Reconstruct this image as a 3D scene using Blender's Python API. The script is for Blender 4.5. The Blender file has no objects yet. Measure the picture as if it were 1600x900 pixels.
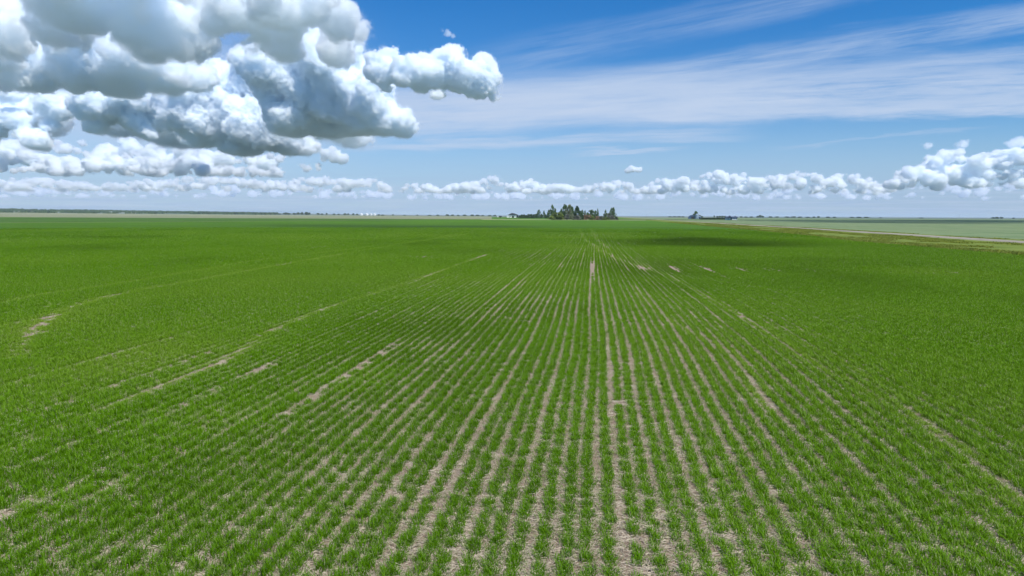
import bpy, math, random, time
import numpy as np
from mathutils import Vector, Matrix
T0 = time.perf_counter()
rng = np.random.default_rng(11)
random.seed(5)
S = bpy.context.scene
COL = S.collection
R = math.radians
PI = math.pi

# ---------------------------------------------------------------- camera
F = 1066.0                      # focal length in photograph pixels
CAM_H = 4.23
PITCH, ROLL = math.atan(113.5 / F), R(0.25)
Fv = Vector((0, math.cos(PITCH), -math.sin(PITCH)))
U0 = Vector((0, math.sin(PITCH), math.cos(PITCH)))
R0 = Vector((1, 0, 0))
Rv = R0 * math.cos(ROLL) + U0 * math.sin(ROLL)
Uv = U0 * math.cos(ROLL) - R0 * math.sin(ROLL)
cam = bpy.data.objects.new('camera', bpy.data.cameras.new('camera'))
COL.objects.link(cam)
cam.data.sensor_width = 36.0
cam.data.lens = 36.0 * F / 1600.0
cam.data.clip_start, cam.data.clip_end = 0.1, 200000.0
m = Matrix((Rv, Uv, -Fv)).transposed().to_4x4()
m.translation = (0, 0, CAM_H)
cam.matrix_world = m
S.camera = cam

def ray(px, py):
    """world direction seen at photograph pixel (px, py), scaled so that its forward (y) component is 1"""
    d = Fv + Rv * ((px - 800) / F) + Uv * ((450 - py) / F)
    return d / d.y
def ground(px, py):
    d = ray(px, py)
    t = CAM_H / max(-d.z, 1e-5)
    return (d.x * t, t)
def sky_point(px, py, dist):
    d = ray(px, py)
    return np.array((d.x * dist, dist, CAM_H + d.z * dist))

# ---------------------------------------------------------------- helpers
def tag(o, label=None, cat=None, group=None, kind=None):
    if label: o['label'] = label
    if cat: o['category'] = cat
    if group: o['group'] = group
    if kind: o['kind'] = kind
    return o

def link(name, data, parent=None):
    o = bpy.data.objects.new(name, data)
    COL.objects.link(o)
    if parent is not None:
        o.parent = parent
    return o

def mesh_np(name, verts, faces_flat, n_per_face, mats=()):
    """mesh from numpy arrays; all faces have n_per_face corners"""
    me = bpy.data.meshes.new(name)
    verts = np.ascontiguousarray(verts, dtype=np.float32)
    faces_flat = np.ascontiguousarray(faces_flat, dtype=np.int32).ravel()
    nf = len(faces_flat) // n_per_face if n_per_face else 0
    me.vertices.add(len(verts))
    me.vertices.foreach_set('co', verts.ravel())
    if nf:
        me.loops.add(len(faces_flat))
        me.loops.foreach_set('vertex_index', faces_flat)
        me.polygons.add(nf)
        me.polygons.foreach_set('loop_start', np.arange(0, nf * n_per_face, n_per_face, dtype=np.int32))
        me.update(calc_edges=True)
    for mt in mats:
        me.materials.append(mt)
    return me

def add_attr(me, name, arr, typ='FLOAT', domain='POINT'):
    a = me.attributes.new(name, typ, domain)
    key = {'FLOAT': 'value', 'INT': 'value', 'FLOAT_VECTOR': 'vector', 'FLOAT_COLOR': 'color'}[typ]
    a.data.foreach_set(key, np.ascontiguousarray(arr, dtype=np.int32 if typ == 'INT' else np.float32).ravel())

class NT:
    """short hand for building node trees"""
    def __init__(self, tree): self.t = tree
    def n(self, typ, ins=None, **kw):
        nd = self.t.nodes.new(typ)
        for k, v in kw.items(): setattr(nd, k, v)
        if ins:
            for k, v in ins.items(): self.put(nd.inputs[k], v)
        return nd
    def put(self, sock, v):
        if isinstance(v, bpy.types.NodeSocket): self.t.links.new(v, sock)
        elif isinstance(v, bpy.types.Node): self.t.links.new(v.outputs[0], sock)
        else: sock.default_value = v
    def m(self, op, a, b=None, c=None, clamp=False):
        nd = self.t.nodes.new('ShaderNodeMath'); nd.operation = op; nd.use_clamp = clamp
        self.put(nd.inputs[0], a)
        if b is not None: self.put(nd.inputs[1], b)
        if c is not None: self.put(nd.inputs[2], c)
        return nd.outputs[0]
    def mix(self, f, a, b, blend='MIX'):
        nd = self.t.nodes.new('ShaderNodeMix'); nd.data_type = 'RGBA'; nd.blend_type = blend; nd.clamp_factor = True
        self.put(nd.inputs[0], f); self.put(nd.inputs[6], a); self.put(nd.inputs[7], b)
        return nd.outputs[2]
    def rng(self, v, a, b, c=0.0, d=1.0, smooth=True):
        nd = self.t.nodes.new('ShaderNodeMapRange'); nd.interpolation_type = 'SMOOTHSTEP' if smooth else 'LINEAR'
        self.put(nd.inputs[0], v)
        for i, x in enumerate((a, b, c, d)): self.put(nd.inputs[1 + i], x)
        return nd.outputs[0]
    def noise(self, vec, scale, detail=4, rough=0.55, dist=0.0):
        nd = self.t.nodes.new('ShaderNodeTexNoise')
        if vec is not None: self.put(nd.inputs['Vector'], vec)
        nd.inputs['Scale'].default_value = scale; nd.inputs['Detail'].default_value = detail
        nd.inputs['Roughness'].default_value = rough; nd.inputs['Distortion'].default_value = dist
        return nd.outputs[0]
    def scaled(self, vec, s):
        nd = self.t.nodes.new('ShaderNodeMapping'); self.put(nd.inputs['Vector'], vec)
        nd.inputs['Scale'].default_value = s
        return nd.outputs[0]

def rgb(*c): return (c[0], c[1], c[2], 1.0)

def new_mat(name):
    mt = bpy.data.materials.new(name); mt.use_nodes = True
    mt.node_tree.nodes.clear()
    N = NT(mt.node_tree)
    out = N.n('ShaderNodeOutputMaterial')
    return mt, N, out

def plain(name, col, rough=0.8, var=0.15, scale=2.0, metal=0.0, spec=0.3):
    """a painted or weathered surface: base colour with some uneven wear"""
    mt, N, out = new_mat(name)
    tc = N.n('ShaderNodeTexCoord')
    nz = N.noise(tc.outputs['Object'], scale, 5, 0.6)
    c = N.mix(N.rng(nz, 0.3, 0.7), rgb(*[x * (1 - var) for x in col]), rgb(*[min(1, x * (1 + var)) for x in col]))
    b = N.n('ShaderNodeBsdfPrincipled', {'Base Color': c, 'Roughness': rough, 'Metallic': metal, 'Specular IOR Level': spec})
    N.put(out.inputs['Surface'], b)
    return mt

# numpy noise -----------------------------------------------------
_TAB = np.random.default_rng(3).random((64, 64, 64)).astype(np.float32)
def vnoise(x, y, z):
    xi, yi, zi = np.floor(x).astype(np.int32), np.floor(y).astype(np.int32), np.floor(z).astype(np.int32)
    fx, fy, fz = (x - xi), (y - yi), (z - zi)
    fx = fx * fx * (3 - 2 * fx); fy = fy * fy * (3 - 2 * fy); fz = fz * fz * (3 - 2 * fz)
    a, b = xi & 63, (xi + 1) & 63; c, d = yi & 63, (yi + 1) & 63; e, f = zi & 63, (zi + 1) & 63
    def L(u, v, t): return u + (v - u) * t
    p = L(L(_TAB[a, c, e], _TAB[b, c, e], fx), L(_TAB[a, d, e], _TAB[b, d, e], fx), fy)
    q = L(L(_TAB[a, c, f], _TAB[b, c, f], fx), L(_TAB[a, d, f], _TAB[b, d, f], fx), fy)
    return L(p, q, fz)
def fbm2(x, y, octaves=4, seed=0.0, gain=0.5):
    v = 0; a = 1; t = 0
    for o in range(octaves):
        v = v + a * vnoise(x * 2 ** o + 17.3 * o + seed, y * 2 ** o + 9.1 * o - seed, np.zeros_like(x) + 0.5 + o * 3.0 + seed)
        t += a; a *= gain
    return v / t
_W = np.random.default_rng(8).random((32, 32, 32, 3)).astype(np.float32)
def worley(x, y, z):
    """distance to the nearest cell point (0 .. about 1)"""
    xi, yi, zi = np.floor(x).astype(np.int32), np.floor(y).astype(np.int32), np.floor(z).astype(np.int32)
    best = np.full(x.shape, 9.0, np.float32)
    for dx in (-1, 0, 1):
        for dy in (-1, 0, 1):
            for dz in (-1, 0, 1):
                cx, cy, cz = xi + dx, yi + dy, zi + dz
                w = _W[cx & 31, cy & 31, cz & 31]
                d = (cx + w[:, 0] - x) ** 2 + (cy + w[:, 1] - y) ** 2 + (cz + w[:, 2] - z) ** 2
                np.minimum(best, d, out=best)
    return np.sqrt(best)
DEEP_TINT = (0.24, 0.82, 1.22)
SKY_SAT, SKY_STRENGTH, HORIZON_VEIL = 1.13, 0.10, 0.92
VEIL_COL = (3.4, 4.75, 7.1)
CIRRUS_COL = (5.0, 6.1, 8.0)
EXPOSURE = 0.08
VOL_BOUNCES = 72
CLOUD_DENS = 0.042
_r = random.Random(4)
def heap(top, base, n, r0, r1, deep=1.2, fill=0.5, bias=1.0):
    """lumps filling the outline between a level base and a top line [(px, py), ...]; sizes are mixed, big ones lower down"""
    xs = [p[0] for p in top]; out = []
    for i in range(n):
        x = _r.uniform(xs[0], xs[-1])
        ty = float(np.interp(x, xs, [p[1] for p in top]))
        r = r0 + (r1 - r0) * _r.random() ** 1.8
        r = min(r, max(3.0, (base - ty) * 0.55))
        y = ty + r if _r.random() > fill else _r.uniform(ty + r, max(ty + r, base - 0.3 * r))
        out.append((x, y, r, _r.uniform(-deep, deep) * 0.8 * r1 / r * bias))
    return out
CLOUDS = [
  (('cumulus_cloud', 'compact bright cumulus standing alone in the blue, right of the big cloud bank',
    [(604,84,16),(600,112,24),(640,112,30),(680,112,32,.3),(702,90,20),(725,118,30),(752,132,24,-.2),(766,138,12),(755,95,12)]
    + heap([(580,85),(605,66),(620,85),(645,92),(690,73),(708,70),(722,90),(752,82),(766,110),(778,128)], 156, 20, 9, 22), 6000, 6.5), dict(base_py=160, seed=1, gap=1.1, thick=1.2, soft=1.5, k=1.3)),
  (('cumulus_cloud', 'broad grey cloud sheet along the top of the cloud bank',
    heap([(-150,-60),(300,-60),(380,-20),(430,-10),(500,-5),(540,5)], 60, 30, 24, 60, 2.5) + heap([(-150,20),(180,20),(300,30),(420,40),(470,60)], 95, 26, 14, 40, 2.0) + [(500,12,26),(525,12,16)], 4400, 7.5), dict(base_py=97, seed=2, gap=1.1, thick=1.3, soft=1.7, k=.5)),
  (('cumulus_cloud', 'dusky flat based cloud low at the left of the bank',
    heap([(-80,50),(100,50),(230,60),(280,80),(310,110)], 142, 40, 14, 46, 1.5), 6500, 8.5), dict(base_py=149, seed=12, gap=1.1, thick=1.3, soft=1.3, k=.7)),
  (('cumulus_cloud', 'tall heaped cumulus with a bright right flank and grey blue base',
    heap([(410,90),(440,60),(480,40),(505,40),(530,64),(555,84),(572,110),(585,142),(610,160),(640,176)], 208, 46, 12, 48, 1.2) + [(470,140,50),(530,150,54),(450,180,40),(580,180,34),(630,185,16)], 8000, 9.5), dict(base_py=217, seed=3, gap=1.1, thick=1.2, soft=1.5)),
  (('cumulus_cloud', 'puffy cumulus heap in the middle of the bank, grey beneath',
    heap([(285,150),(300,115),(335,92),(370,88),(410,100),(435,150),(455,195),(488,226)], 240, 60, 9, 36, 1.2) + [(350,185,40),(400,190,44)], 9500, 11.0), dict(base_py=246, seed=4, gap=1.1, thick=1.2, soft=1.5)),
  (('cumulus_cloud', 'low rounded cloud at the left of the heap, over the horizon puffs',
    heap([(-70,140),(80,145),(200,128),(250,140),(290,170),(325,215)], 232, 60, 9, 34, 1.2), 11000, 13.0), dict(base_py=239, seed=5, gap=1.1, thick=1.2, soft=1.4)),
  (('cumulus_cloud', 'row of small bright puffs low in the sky below the bank',
    heap([(-40,235),(40,215),(60,250),(100,244),(130,252),(160,240),(210,240),(240,252),(280,240),(292,226),(312,240),(330,262),(350,258),(375,262),(390,256),(410,268),(440,258)], 275, 190, 3, 12, 2.5, .5), 15000, 15.0), dict(base_py=280, seed=6, thick=1.3, k=.42, gap=.9, soft=1.3, lump=1.6)),
  (('cumulus_cloud', 'ragged grey blue band of low cloud between the bank and the bright puffs',
    heap([(-60,215),(60,222),(170,212),(260,222),(340,232),(440,240),(480,255)], 268, 90, 4, 16, 3, .7), 19000, 20.0), dict(base_py=274, seed=17, thick=1.6, soft=2.2, k=.3)),
  (('cumulus_cloud', 'pale soft cloud mass filling the back of the left bank',
    heap([(-80,100),(100,95),(200,120),(300,120),(420,130),(520,170),(560,200)], 225, 60, 16, 44, 2.0), 13000, 22.0), dict(base_py=236, seed=18, thick=1.5, soft=2.5, k=.3)),
  (('cumulus_cloud', 'low hazy bar of cloud bases just above the left horizon',
    heap([(-60,288),(100,292),(300,286),(480,292),(640,300)], 310, 150, 2.5, 8, 4, .7), 34000, 32.0), dict(base_py=313, seed=19, thick=1.8, soft=2.5, k=.09, gap=.6, puffs=1)),
  (('cumulus_cloud', 'low hazy bar of cloud bases under the right horizon clouds',
    heap([(640,300),(900,298),(1100,288),(1400,294),(1480,284),(1680,280)], 311, 190, 2.5, 8, 4, .7), 34000, 32.0), dict(base_py=314, seed=20, thick=1.8, soft=2.5, k=.09, gap=.6, puffs=1)),
  (('cumulus_cloud', 'pair of small loose puffs under the tall heaped cumulus',
    heap([(505,236),(520,228),(538,240)], 258, 9, 4, 11) + heap([(484,262),(494,252),(502,262)], 268, 4, 3, 7), 11000, 10.0), dict(base_py=276, seed=7, soft=2.2, k=.6)),
  (('cumulus_cloud', 'long broken line of tiny puffs over the horizon at the left',
    heap([(-40,285),(60,276),(150,288),(250,280),(330,274),(420,282),(500,276),(560,280),(580,276),(610,292)], 300, 320, 2.2, 8, 4, .6), 26000, 22.0), dict(base_py=303, seed=8, thick=1.5, puffs=2, k=.2, soft=1.7, gap=.9, lump=1.6)),
  (('cumulus_cloud', 'long line of small white topped clouds over the horizon, centre to right',
    heap([(625,294),(645,284),(665,286),(690,294),(720,286),(745,282),(760,276),(775,274),(795,288),(830,280),(850,288),(880,286),(900,293),(940,284),(960,282),(985,286),(1005,293),(1030,279),(1050,280),(1065,276),(1090,280),(1115,265),(1135,276),(1150,270),(1180,278),(1230,270),(1250,266),(1280,276),(1320,270),(1350,276),(1385,292)], 302, 430, 2.0, 8.5, 3, .6), 26000, 20.0), dict(base_py=304, seed=9, thick=1.4, k=.28, puffs=3, gap=1.0, soft=1.5, lump=1.8)),
  (('cumulus_cloud', 'heaped white cumulus group low at the right end of the horizon line',
    heap([(1392,280),(1412,262),(1440,260),(1460,248),(1482,234),(1505,240),(1530,250),(1555,244),(1570,230),(1590,240),(1640,220),(1720,240)], 293, 280, 3.0, 11, 2.5, .55), 22000, 16.0), dict(base_py=298, seed=10, thick=1.3, k=.3, gap=1.3, soft=1.1, lump=1.8)),
  (('cumulus_cloud', 'faint loose tuft of cloud above the right horizon group',
    [(1505,226,9),(1498,230,7),(1510,222,6),(1592,222,9),(1580,226,6),(1448,228,6)], 22000, 20.0), dict(base_py=240, seed=13, soft=3.5, k=.10, gap=1.3)),
  (('cumulus_cloud', 'tiny oval cloud alone over the grove of trees',
    [(990,265,6),(981,267,5),(998,266,5),(987,263,4)], 20000, 14.0), dict(base_py=271, seed=14, k=.5, soft=1.6)),
  (('cumulus_cloud', 'small faint wisp high above the compact bright cumulus',
    [(700,53,6),(708,57,5),(692,48,3),(696,54,4)], 6000, 6.0), dict(base_py=64, seed=15, soft=2.5, k=.25)),
  (('cumulus_cloud', 'small scrap of cloud below the right flank of the tall cumulus',
    [(615,206,7),(606,208,5),(625,207,5)], 8000, 9.0), dict(base_py=214, seed=16, soft=2.2, k=.5)),
  (('cumulus_cloud', 'cumulus out to the right whose shadow lies over the far part of the pale field', None, 1000, 26.0),
    dict(world=[(x + 492, y - 630, 1150, r) for x, y, r in [(330,520,70),(420,590,85),(520,660,95),(430,740,90),(600,760,100),(700,850,110),(360,690,70),(420,840,80),(820,900,120),(560,880,90)]], base_z=1100.0, seed=21, puffs=3, k=.3)),
]
STEP=1.5; CLOUD_COL=(0.976,0.990,1.0)
CAN_A, CAN_B = (.060, .148, .004), (.096, .205, .008)
CAN_NEAR, CAN_FAR = 60.0, 210.0
LEAF_A, LEAF_B, LEAF_C = (.026, .100, .001), (.168, .355, .005), (.096, .232, .002)
WIDEN = 0.08
HAZE_COL=(.80,.90,1.0); HAZE_DENS=5e-5
# ---------------------------------------------------------------- sky and sun
SUN_EL, SUN_AZ = R(54), R(180 - 38)       # azimuth clockwise from +Y: high behind the camera, off to the right
sun_dir = Vector((math.cos(SUN_EL) * math.sin(SUN_AZ), math.cos(SUN_EL) * math.cos(SUN_AZ), math.sin(SUN_EL)))
sl = bpy.data.lights.new('sun', 'SUN'); sl.energy = 5.0; sl.angle = R(0.53); sl.color = (1.0, 0.975, 0.94)
so = link('sun', sl); so.rotation_euler = (-sun_dir).to_track_quat('-Z', 'Y').to_euler()
so.location = (0, -30, 60)

W = bpy.data.worlds.new('World'); S.world = W; W.use_nodes = True
W.node_tree.nodes.clear()
N = NT(W.node_tree)
wo = N.n('ShaderNodeOutputWorld')
sky = N.n('ShaderNodeTexSky', sky_type='NISHITA', sun_disc=False, sun_elevation=SUN_EL, sun_rotation=SUN_AZ,
          altitude=600, air_density=1.0, dust_density=0.25, ozone_density=3.0)
hs = N.n('ShaderNodeHueSaturation', {'Saturation': SKY_SAT, 'Value': 1.0, 'Color': sky})
tc = N.n('ShaderNodeTexCoord')
sp = N.n('ShaderNodeSeparateXYZ', {'Vector': tc.outputs['Generated']})
yy = N.m('MAXIMUM', sp.outputs['Y'], 0.15)
tx = N.m('DIVIDE', sp.outputs['X'], yy)
tz = N.m('DIVIDE', sp.outputs['Z'], yy)
# high cirrus: long streaks along the sky, each band a curve of elevation over bearing
def tang(px, py):
    d = ray(px, py); return d.x, d.z
def band(pts, up, down, amount, x0, x1, fade, seed, stretch=9.0, lo=0.30, hi=0.70):
    P = np.array([tang(*p) for p in pts])
    deg = min(2, len(pts) - 1)
    co = np.polyfit(P[:, 0], P[:, 1], deg)
    c = 0.0
    if deg == 2:
        c = N.m('ADD', N.m('MULTIPLY', N.m('ADD', N.m('MULTIPLY', tx, float(co[0])), float(co[1])), tx), float(co[2]))
    else:
        c = N.m('ADD', N.m('MULTIPLY', tx, float(co[0])), float(co[1]))
    dz = N.m('SUBTRACT', tz, c)
    cv = N.n('ShaderNodeCombineXYZ', {'X': N.m('MULTIPLY', tx, 1.0), 'Y': N.m('MULTIPLY', dz, stretch), 'Z': seed})
    n1 = N.noise(cv.outputs[0], 3.2, 6, 0.62, 0.35)
    n2 = N.noise(N.n('ShaderNodeCombineXYZ', {'X': N.m('MULTIPLY', tx, 1.6), 'Y': N.m('MULTIPLY', dz, stretch * 3.6), 'Z': seed + 5}).outputs[0], 4.0, 5, 0.65, 0.25)
    wob = N.m('MULTIPLY', N.m('SUBTRACT', n1, 0.5), 1.0 / F * 60)
    d2 = N.m('ADD', dz, wob)
    upm = N.rng(d2, up / F, 0.0)
    dnm = N.rng(d2, -down / F, 0.0)
    a = N.m('MULTIPLY', upm, dnm)
    tex = N.m('ADD', N.m('MULTIPLY', N.rng(n2, lo, hi), 0.62), N.m('MULTIPLY', N.rng(n1, 0.25, 0.65), 0.5))
    a = N.m('MULTIPLY', a, tex)
    ex0, ex1 = (x0 - 800) / F, (x1 - 800) / F
    a = N.m('MULTIPLY', a, N.rng(tx, ex0 - fade / F, ex0 + fade / F))
    a = N.m('MULTIPLY', a, N.rng(tx, ex1 + fade / F, ex1 - fade / F))
    return N.m('MULTIPLY', a, amount)
BANDS = [
    ([(-300, 170), (200, 150), (560, 160)], 190, 170, 0.85, -900, 470, 180, 21.0, 4.0, 0.1, 0.6),
    # points of the curve, reach up / down (pixels), amount, ends, end fade, seed
    ([(560, 190), (900, 172), (1250, 150), (1700, 130)], 75, 48, 0.95, 480, 1700, 200, 1.0, 6.0, 0.20, 0.62),
    ([(620, 160), (900, 150), (1200, 148)], 48, 50, 0.85, 500, 1180, 160, 11.0, 6.0, 0.2, 0.6),
    ([(1000, 182), (1300, 172), (1700, 160)], 26, 20, 0.85, 850, 1800, 200, 2.0, 8.0, 0.2, 0.6),
    ([(760, 150), (1000, 122), (1250, 88), (1400, 64), (1620, 26)], 30, 30, 0.62, 800, 1800, 200, 3.0, 7.0, 0.25, 0.65),
    ([(1100, 135), (1350, 105), (1650, 76)], 22, 24, 0.5, 1050, 1800, 150, 4.0, 9.0, 0.3, 0.7),
    ([(760, 95), (950, 58), (1150, 18), (1300, -14)], 36, 36, 0.30, 760, 1350, 120, 5.0, 7.0, 0.25, 0.7),
    ([(600, 228), (800, 222), (1000, 214), (1120, 209)], 10, 13, 0.7, 560, 1120, 90, 6.0, 10.0, 0.2, 0.6),
    ([(900, 237), (980, 233), (1060, 227)], 5, 6, 0.6, 900, 1050, 40, 7.0, 10.0, 0.2, 0.6),
    ([(1220, 229), (1350, 218), (1520, 203)], 5, 6, 0.35, 1230, 1510, 60, 8.0, 10.0, 0.2, 0.6),
]
tot = None
for b in BANDS:
    a = band(*b)
    tot = a if tot is None else N.m('SUBTRACT', N.m('ADD', tot, a), N.m('MULTIPLY', tot, a))
low = N.m('MULTIPLY', N.rng(tz, 0.16, 0.0), HORIZON_VEIL)          # thin far-off stratus that pales the sky above the horizon
lv = N.noise(N.n('ShaderNodeCombineXYZ', {'X': N.m('MULTIPLY', tx, 2.5), 'Y': N.m('MULTIPLY', tz, 55.0), 'Z': 3.0}).outputs[0], 3.0, 6, 0.6, 0.3)
low = N.m('MULTIPLY', low, N.rng(lv, 0.25, 0.75, 0.8, 1.0))
deep = N.mix(N.rng(tz, 0.05, 0.34), rgb(0.74, 0.91, 1.08), rgb(*DEEP_TINT))
blue = N.mix(1.0, hs.outputs[0], deep, 'MULTIPLY')
c = N.mix(low, blue, rgb(*VEIL_COL))
sv = N.noise(N.n('ShaderNodeCombineXYZ', {'X': N.m('MULTIPLY', tx, 3.0), 'Y': N.m('MULTIPLY', tz, 95.0), 'Z': 7.0}).outputs[0], 3.0, 6, 0.6, 0.5)
strat = N.m('MULTIPLY', N.rng(sv, 0.42, 0.70), N.m('MULTIPLY', N.rng(tz, 0.055, 0.028), N.rng(tz, 0.0, 0.012)))
c = N.mix(N.m('MULTIPLY', strat, 0.55), c, rgb(5.0, 5.9, 7.7))
c = N.mix(tot, c, rgb(*CIRRUS_COL))
bg = N.n('ShaderNodeBackground', {'Color': c, 'Strength': SKY_STRENGTH})
N.put(wo.inputs['Surface'], bg)

S.view_settings.view_transform = 'Standard'; S.view_settings.look = 'None'
S.view_settings.exposure = EXPOSURE; S.view_settings.gamma = 1.0; S.view_settings.use_curve_mapping = False
cy = S.cycles
cy.max_bounces = VOL_BOUNCES; cy.diffuse_bounces = 3; cy.glossy_bounces = 2; cy.transmission_bounces = 4; cy.transparent_max_bounces = 16
cy.volume_bounces = VOL_BOUNCES
cy.volume_step_rate = STEP; cy.volume_max_steps = 1024
cy.use_denoising = True
cy.use_adaptive_sampling = True; cy.adaptive_threshold = 0.02
S.render.use_persistent_data = False

# ---------------------------------------------------------------- cumulus clouds
cm, N, out = new_mat('cloud_vapour')
pv = N.n('ShaderNodeVolumePrincipled', {'Color': rgb(*CLOUD_COL), 'Density': CLOUD_DENS, 'Anisotropy': 0.15})
pv.inputs['Density Attribute'].default_value = 'density'
N.put(out.inputs['Volume'], pv)
CLOUD_MATS = {1.0: cm}
def cloud_mat(k):
    if k not in CLOUD_MATS:
        mt = cm.copy(); mt.node_tree.nodes['Principled Volume'].inputs['Density'].default_value = CLOUD_DENS * k
        CLOUD_MATS[k] = mt
    return CLOUD_MATS[k]

def cloud(name, label, blobs, dist, voxel, base_py=None, k=1.0, lobe=1.0, seed=0, puffs=5, thick=1.0, soft=1.0, squash=0.8, flat=True, world=None, base_z=None, gap=0.85, lump=1.0):
    """A cumulus: blobs (px, py, radius px, depth offset in radii) grown into lumpy vapour at distance dist (metres),
    with a level base. Its density is worked out here voxel by voxel and handed to a volume grid."""
    rg = np.random.default_rng(seed + 100)
    sph = []
    if world is not None:
        blobs = [(0, 0, b[3] * F / dist) for b in world]
    for bi, b in enumerate(blobs):
        px, py, r = b[:3]; dz = b[3] if len(b) > 3 else 0.0
        rw = r * dist / F
        c = sky_point(px, py, dist); c[1] += dz * rw
        if world is not None: c = np.array(world[bi][:3], float)
        sph.append((*c, rw))
        for _ in range(puffs):                                     # smaller heads budding from the blob's upper side
            a, e = rg.uniform(0, 2 * PI), rg.uniform(-0.15, 1.25)
            q = rg.uniform(0.30, 0.60) * rw
            dd = rw * rg.uniform(0.62, 0.95)
            sph.append((c[0] + dd * math.cos(a) * math.cos(e), c[1] + thick * dd * math.sin(a) * math.cos(e), c[2] + dd * math.sin(e) * 0.9, q))
    sph = np.array(sph, np.float32)
    base = sky_point(800, base_py, dist)[2] if base_py is not None else (base_z if base_z is not None else -1e9)
    rm = float(np.median([b[2] for b in blobs])) * dist / F          # typical lump radius
    rm *= lump
    pad = 0.35 * rm + 3 * voxel
    lo = (sph[:, :3] - sph[:, 3:]).min(0) - pad; hi = (sph[:, :3] + sph[:, 3:]).max(0) + pad
    lo[2] = max(lo[2], base - pad * 0.5)
    res = np.maximum(np.ceil((hi - lo) / voxel).astype(int) + 1, 8)
    hi = lo + (res - 1) * voxel
    ax = [lo[i] + voxel * np.arange(res[i], dtype=np.float32) for i in range(3)]
    d = np.full(res, 1e6, np.float32)
    kk = 0.13 * rm / lump
    acc = np.zeros(res, np.float32)
    for (x, y, z, r) in sph:                                          # soft union of the lumps
        i = [slice(max(0, int((c - r - pad - lo[j]) / voxel)), int((c + r + pad - lo[j]) / voxel) + 2) for j, c in enumerate((x, y, z))]
        D = np.sqrt((ax[0][i[0], None, None] - x) ** 2 + ((ax[1][None, i[1], None] - y) / thick) ** 2 + ((ax[2][None, None, i[2]] - z) / squash) ** 2) - r
        acc[i[0], i[1], i[2]] += np.exp(np.clip(-D / kk, -30, 30))
    d = -kk * np.log(np.maximum(acc, 1e-12))
    sel = np.nonzero(d < 0.55 * rm)
    X, Y, Z = ax[0][sel[0]], ax[1][sel[1]], ax[2][sel[2]]
    D = d[sel]
    o = seed * 7.31
    wx = (vnoise(X / (1.3 * rm) + o, Y / (1.3 * rm), Z / (1.3 * rm)) - 0.5) * 0.6 * rm
    wy = (vnoise(X / (1.1 * rm) + o, Y / (1.1 * rm) + 9, Z / (1.1 * rm)) - 0.5) * 0.6 * rm
    X2, Y2, Z2 = X + wx, Y + wy, Z + wx * 0.5
    big = vnoise(X2 / (1.6 * rm) + o + 5, Y2 / (1.6 * rm) + o, Z2 / (1.6 * rm)) - 0.5
    D = D + gap * rm * big
    hgt = np.clip((Z - base) / (0.9 * rm), 0, 1) if base > -1e8 else np.ones_like(Z)
    near = np.abs(D) < 0.65 * rm
    Xn, Yn, Zn = X2[near], Y2[near], Z2[near]
    w = 0.0
    sc, amp = 0.60 * rm * lobe, 0.32 * rm
    i = 0
    while sc > 2.3 * voxel and i < 4:                              # heads on heads on heads
        w = w + amp * (worley(Xn / sc + o + 3 * i, Yn / sc + 1.7 * i, Zn / sc) - 0.45)
        sc *= 0.50; amp *= 0.66; i += 1
    w = w + amp * 1.6 * (vnoise(Xn / (2.2 * voxel) + o, Yn / (2.2 * voxel), Zn / (2.2 * voxel)) - 0.5)
    fs = 0.50 * rm; fa = 0.45 * rm
    while fs > 1.8 * voxel:
        w = w + fa * (vnoise(Xn / fs + o + 11, Yn / fs, Zn / fs + 5) - 0.5)
        fs *= 0.5; fa *= 0.66
    fr = (vnoise(Xn / (0.9 * rm) + o, Yn / (0.9 * rm) + 20, Zn / (0.9 * rm)))              # ragged and crisp stretches of the edge
    frag = (vnoise(Xn / (5 * voxel), Yn / (5 * voxel) + o, Zn / (3.5 * voxel)) - 0.5) + 0.6 * (vnoise(Xn / (2.4 * voxel), Yn / (2.4 * voxel) + o, Zn / (2.0 * voxel)) - 0.5)
    w = w + frag * rm * 0.34 * np.clip(fr * 2.2 - 0.7, 0, 1) * (1.25 - hgt[near])
    D[near] += w
    sft = soft * rm * (0.035 + 0.15 * (1 - hgt))
    sft[near] *= 0.6 + 2.2 * np.clip(fr * 2.0 - 0.9, 0, 1)
    dens = np.clip(-D / np.maximum(sft, 1.2 * voxel), 0, 1)
    fray = vnoise(X / (0.42 * rm) + o, Y / (0.42 * rm), Z / (0.30 * rm) + 4) * 0.6 + vnoise(X / (3.0 * voxel), Y / (3.0 * voxel) + o, Z / (2.4 * voxel)) * 0.4
    dens = np.maximum(dens, 0.10 * soft * np.clip(1.0 - np.abs(D) / (0.45 * rm), 0, 1) ** 1.5 * np.clip((fray - 0.47) * 4.0, 0, 1))    # thin torn vapour round the heads
    if base > -1e8:
        bn = (vnoise(X / (0.5 * rm) + o, Y / (0.5 * rm), Z * 0 + 2) - 0.5) * 0.30 * rm
        dens *= np.clip((Z - base - bn) / (0.55 * rm) + 0.15, 0, 1)
    dens *= 0.55 + 0.9 * np.clip(hgt, 0, 1) * np.clip(0.35 + vnoise(X / (0.8 * rm), Y / (0.8 * rm) + o, Z / (0.8 * rm)), 0.4, 1.0)
    full = np.zeros(res, np.float32)
    full[sel] = np.clip(dens, 0, 1.5)
    # voxel store: one point per voxel carrying its density
    me = bpy.data.meshes.new(name + '_voxels'); me.vertices.add(int(full.size))
    add_attr(me, 'vapour', full.ravel())
    src = bpy.data.objects.new(name + '_voxels', me)
    g = bpy.data.node_groups.new(name + '_grid', 'GeometryNodeTree')
    g.interface.new_socket('Geometry', in_out='INPUT', socket_type='NodeSocketGeometry')
    g.interface.new_socket('Geometry', in_out='OUTPUT', socket_type='NodeSocketGeometry')
    G = NT(g)
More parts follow.
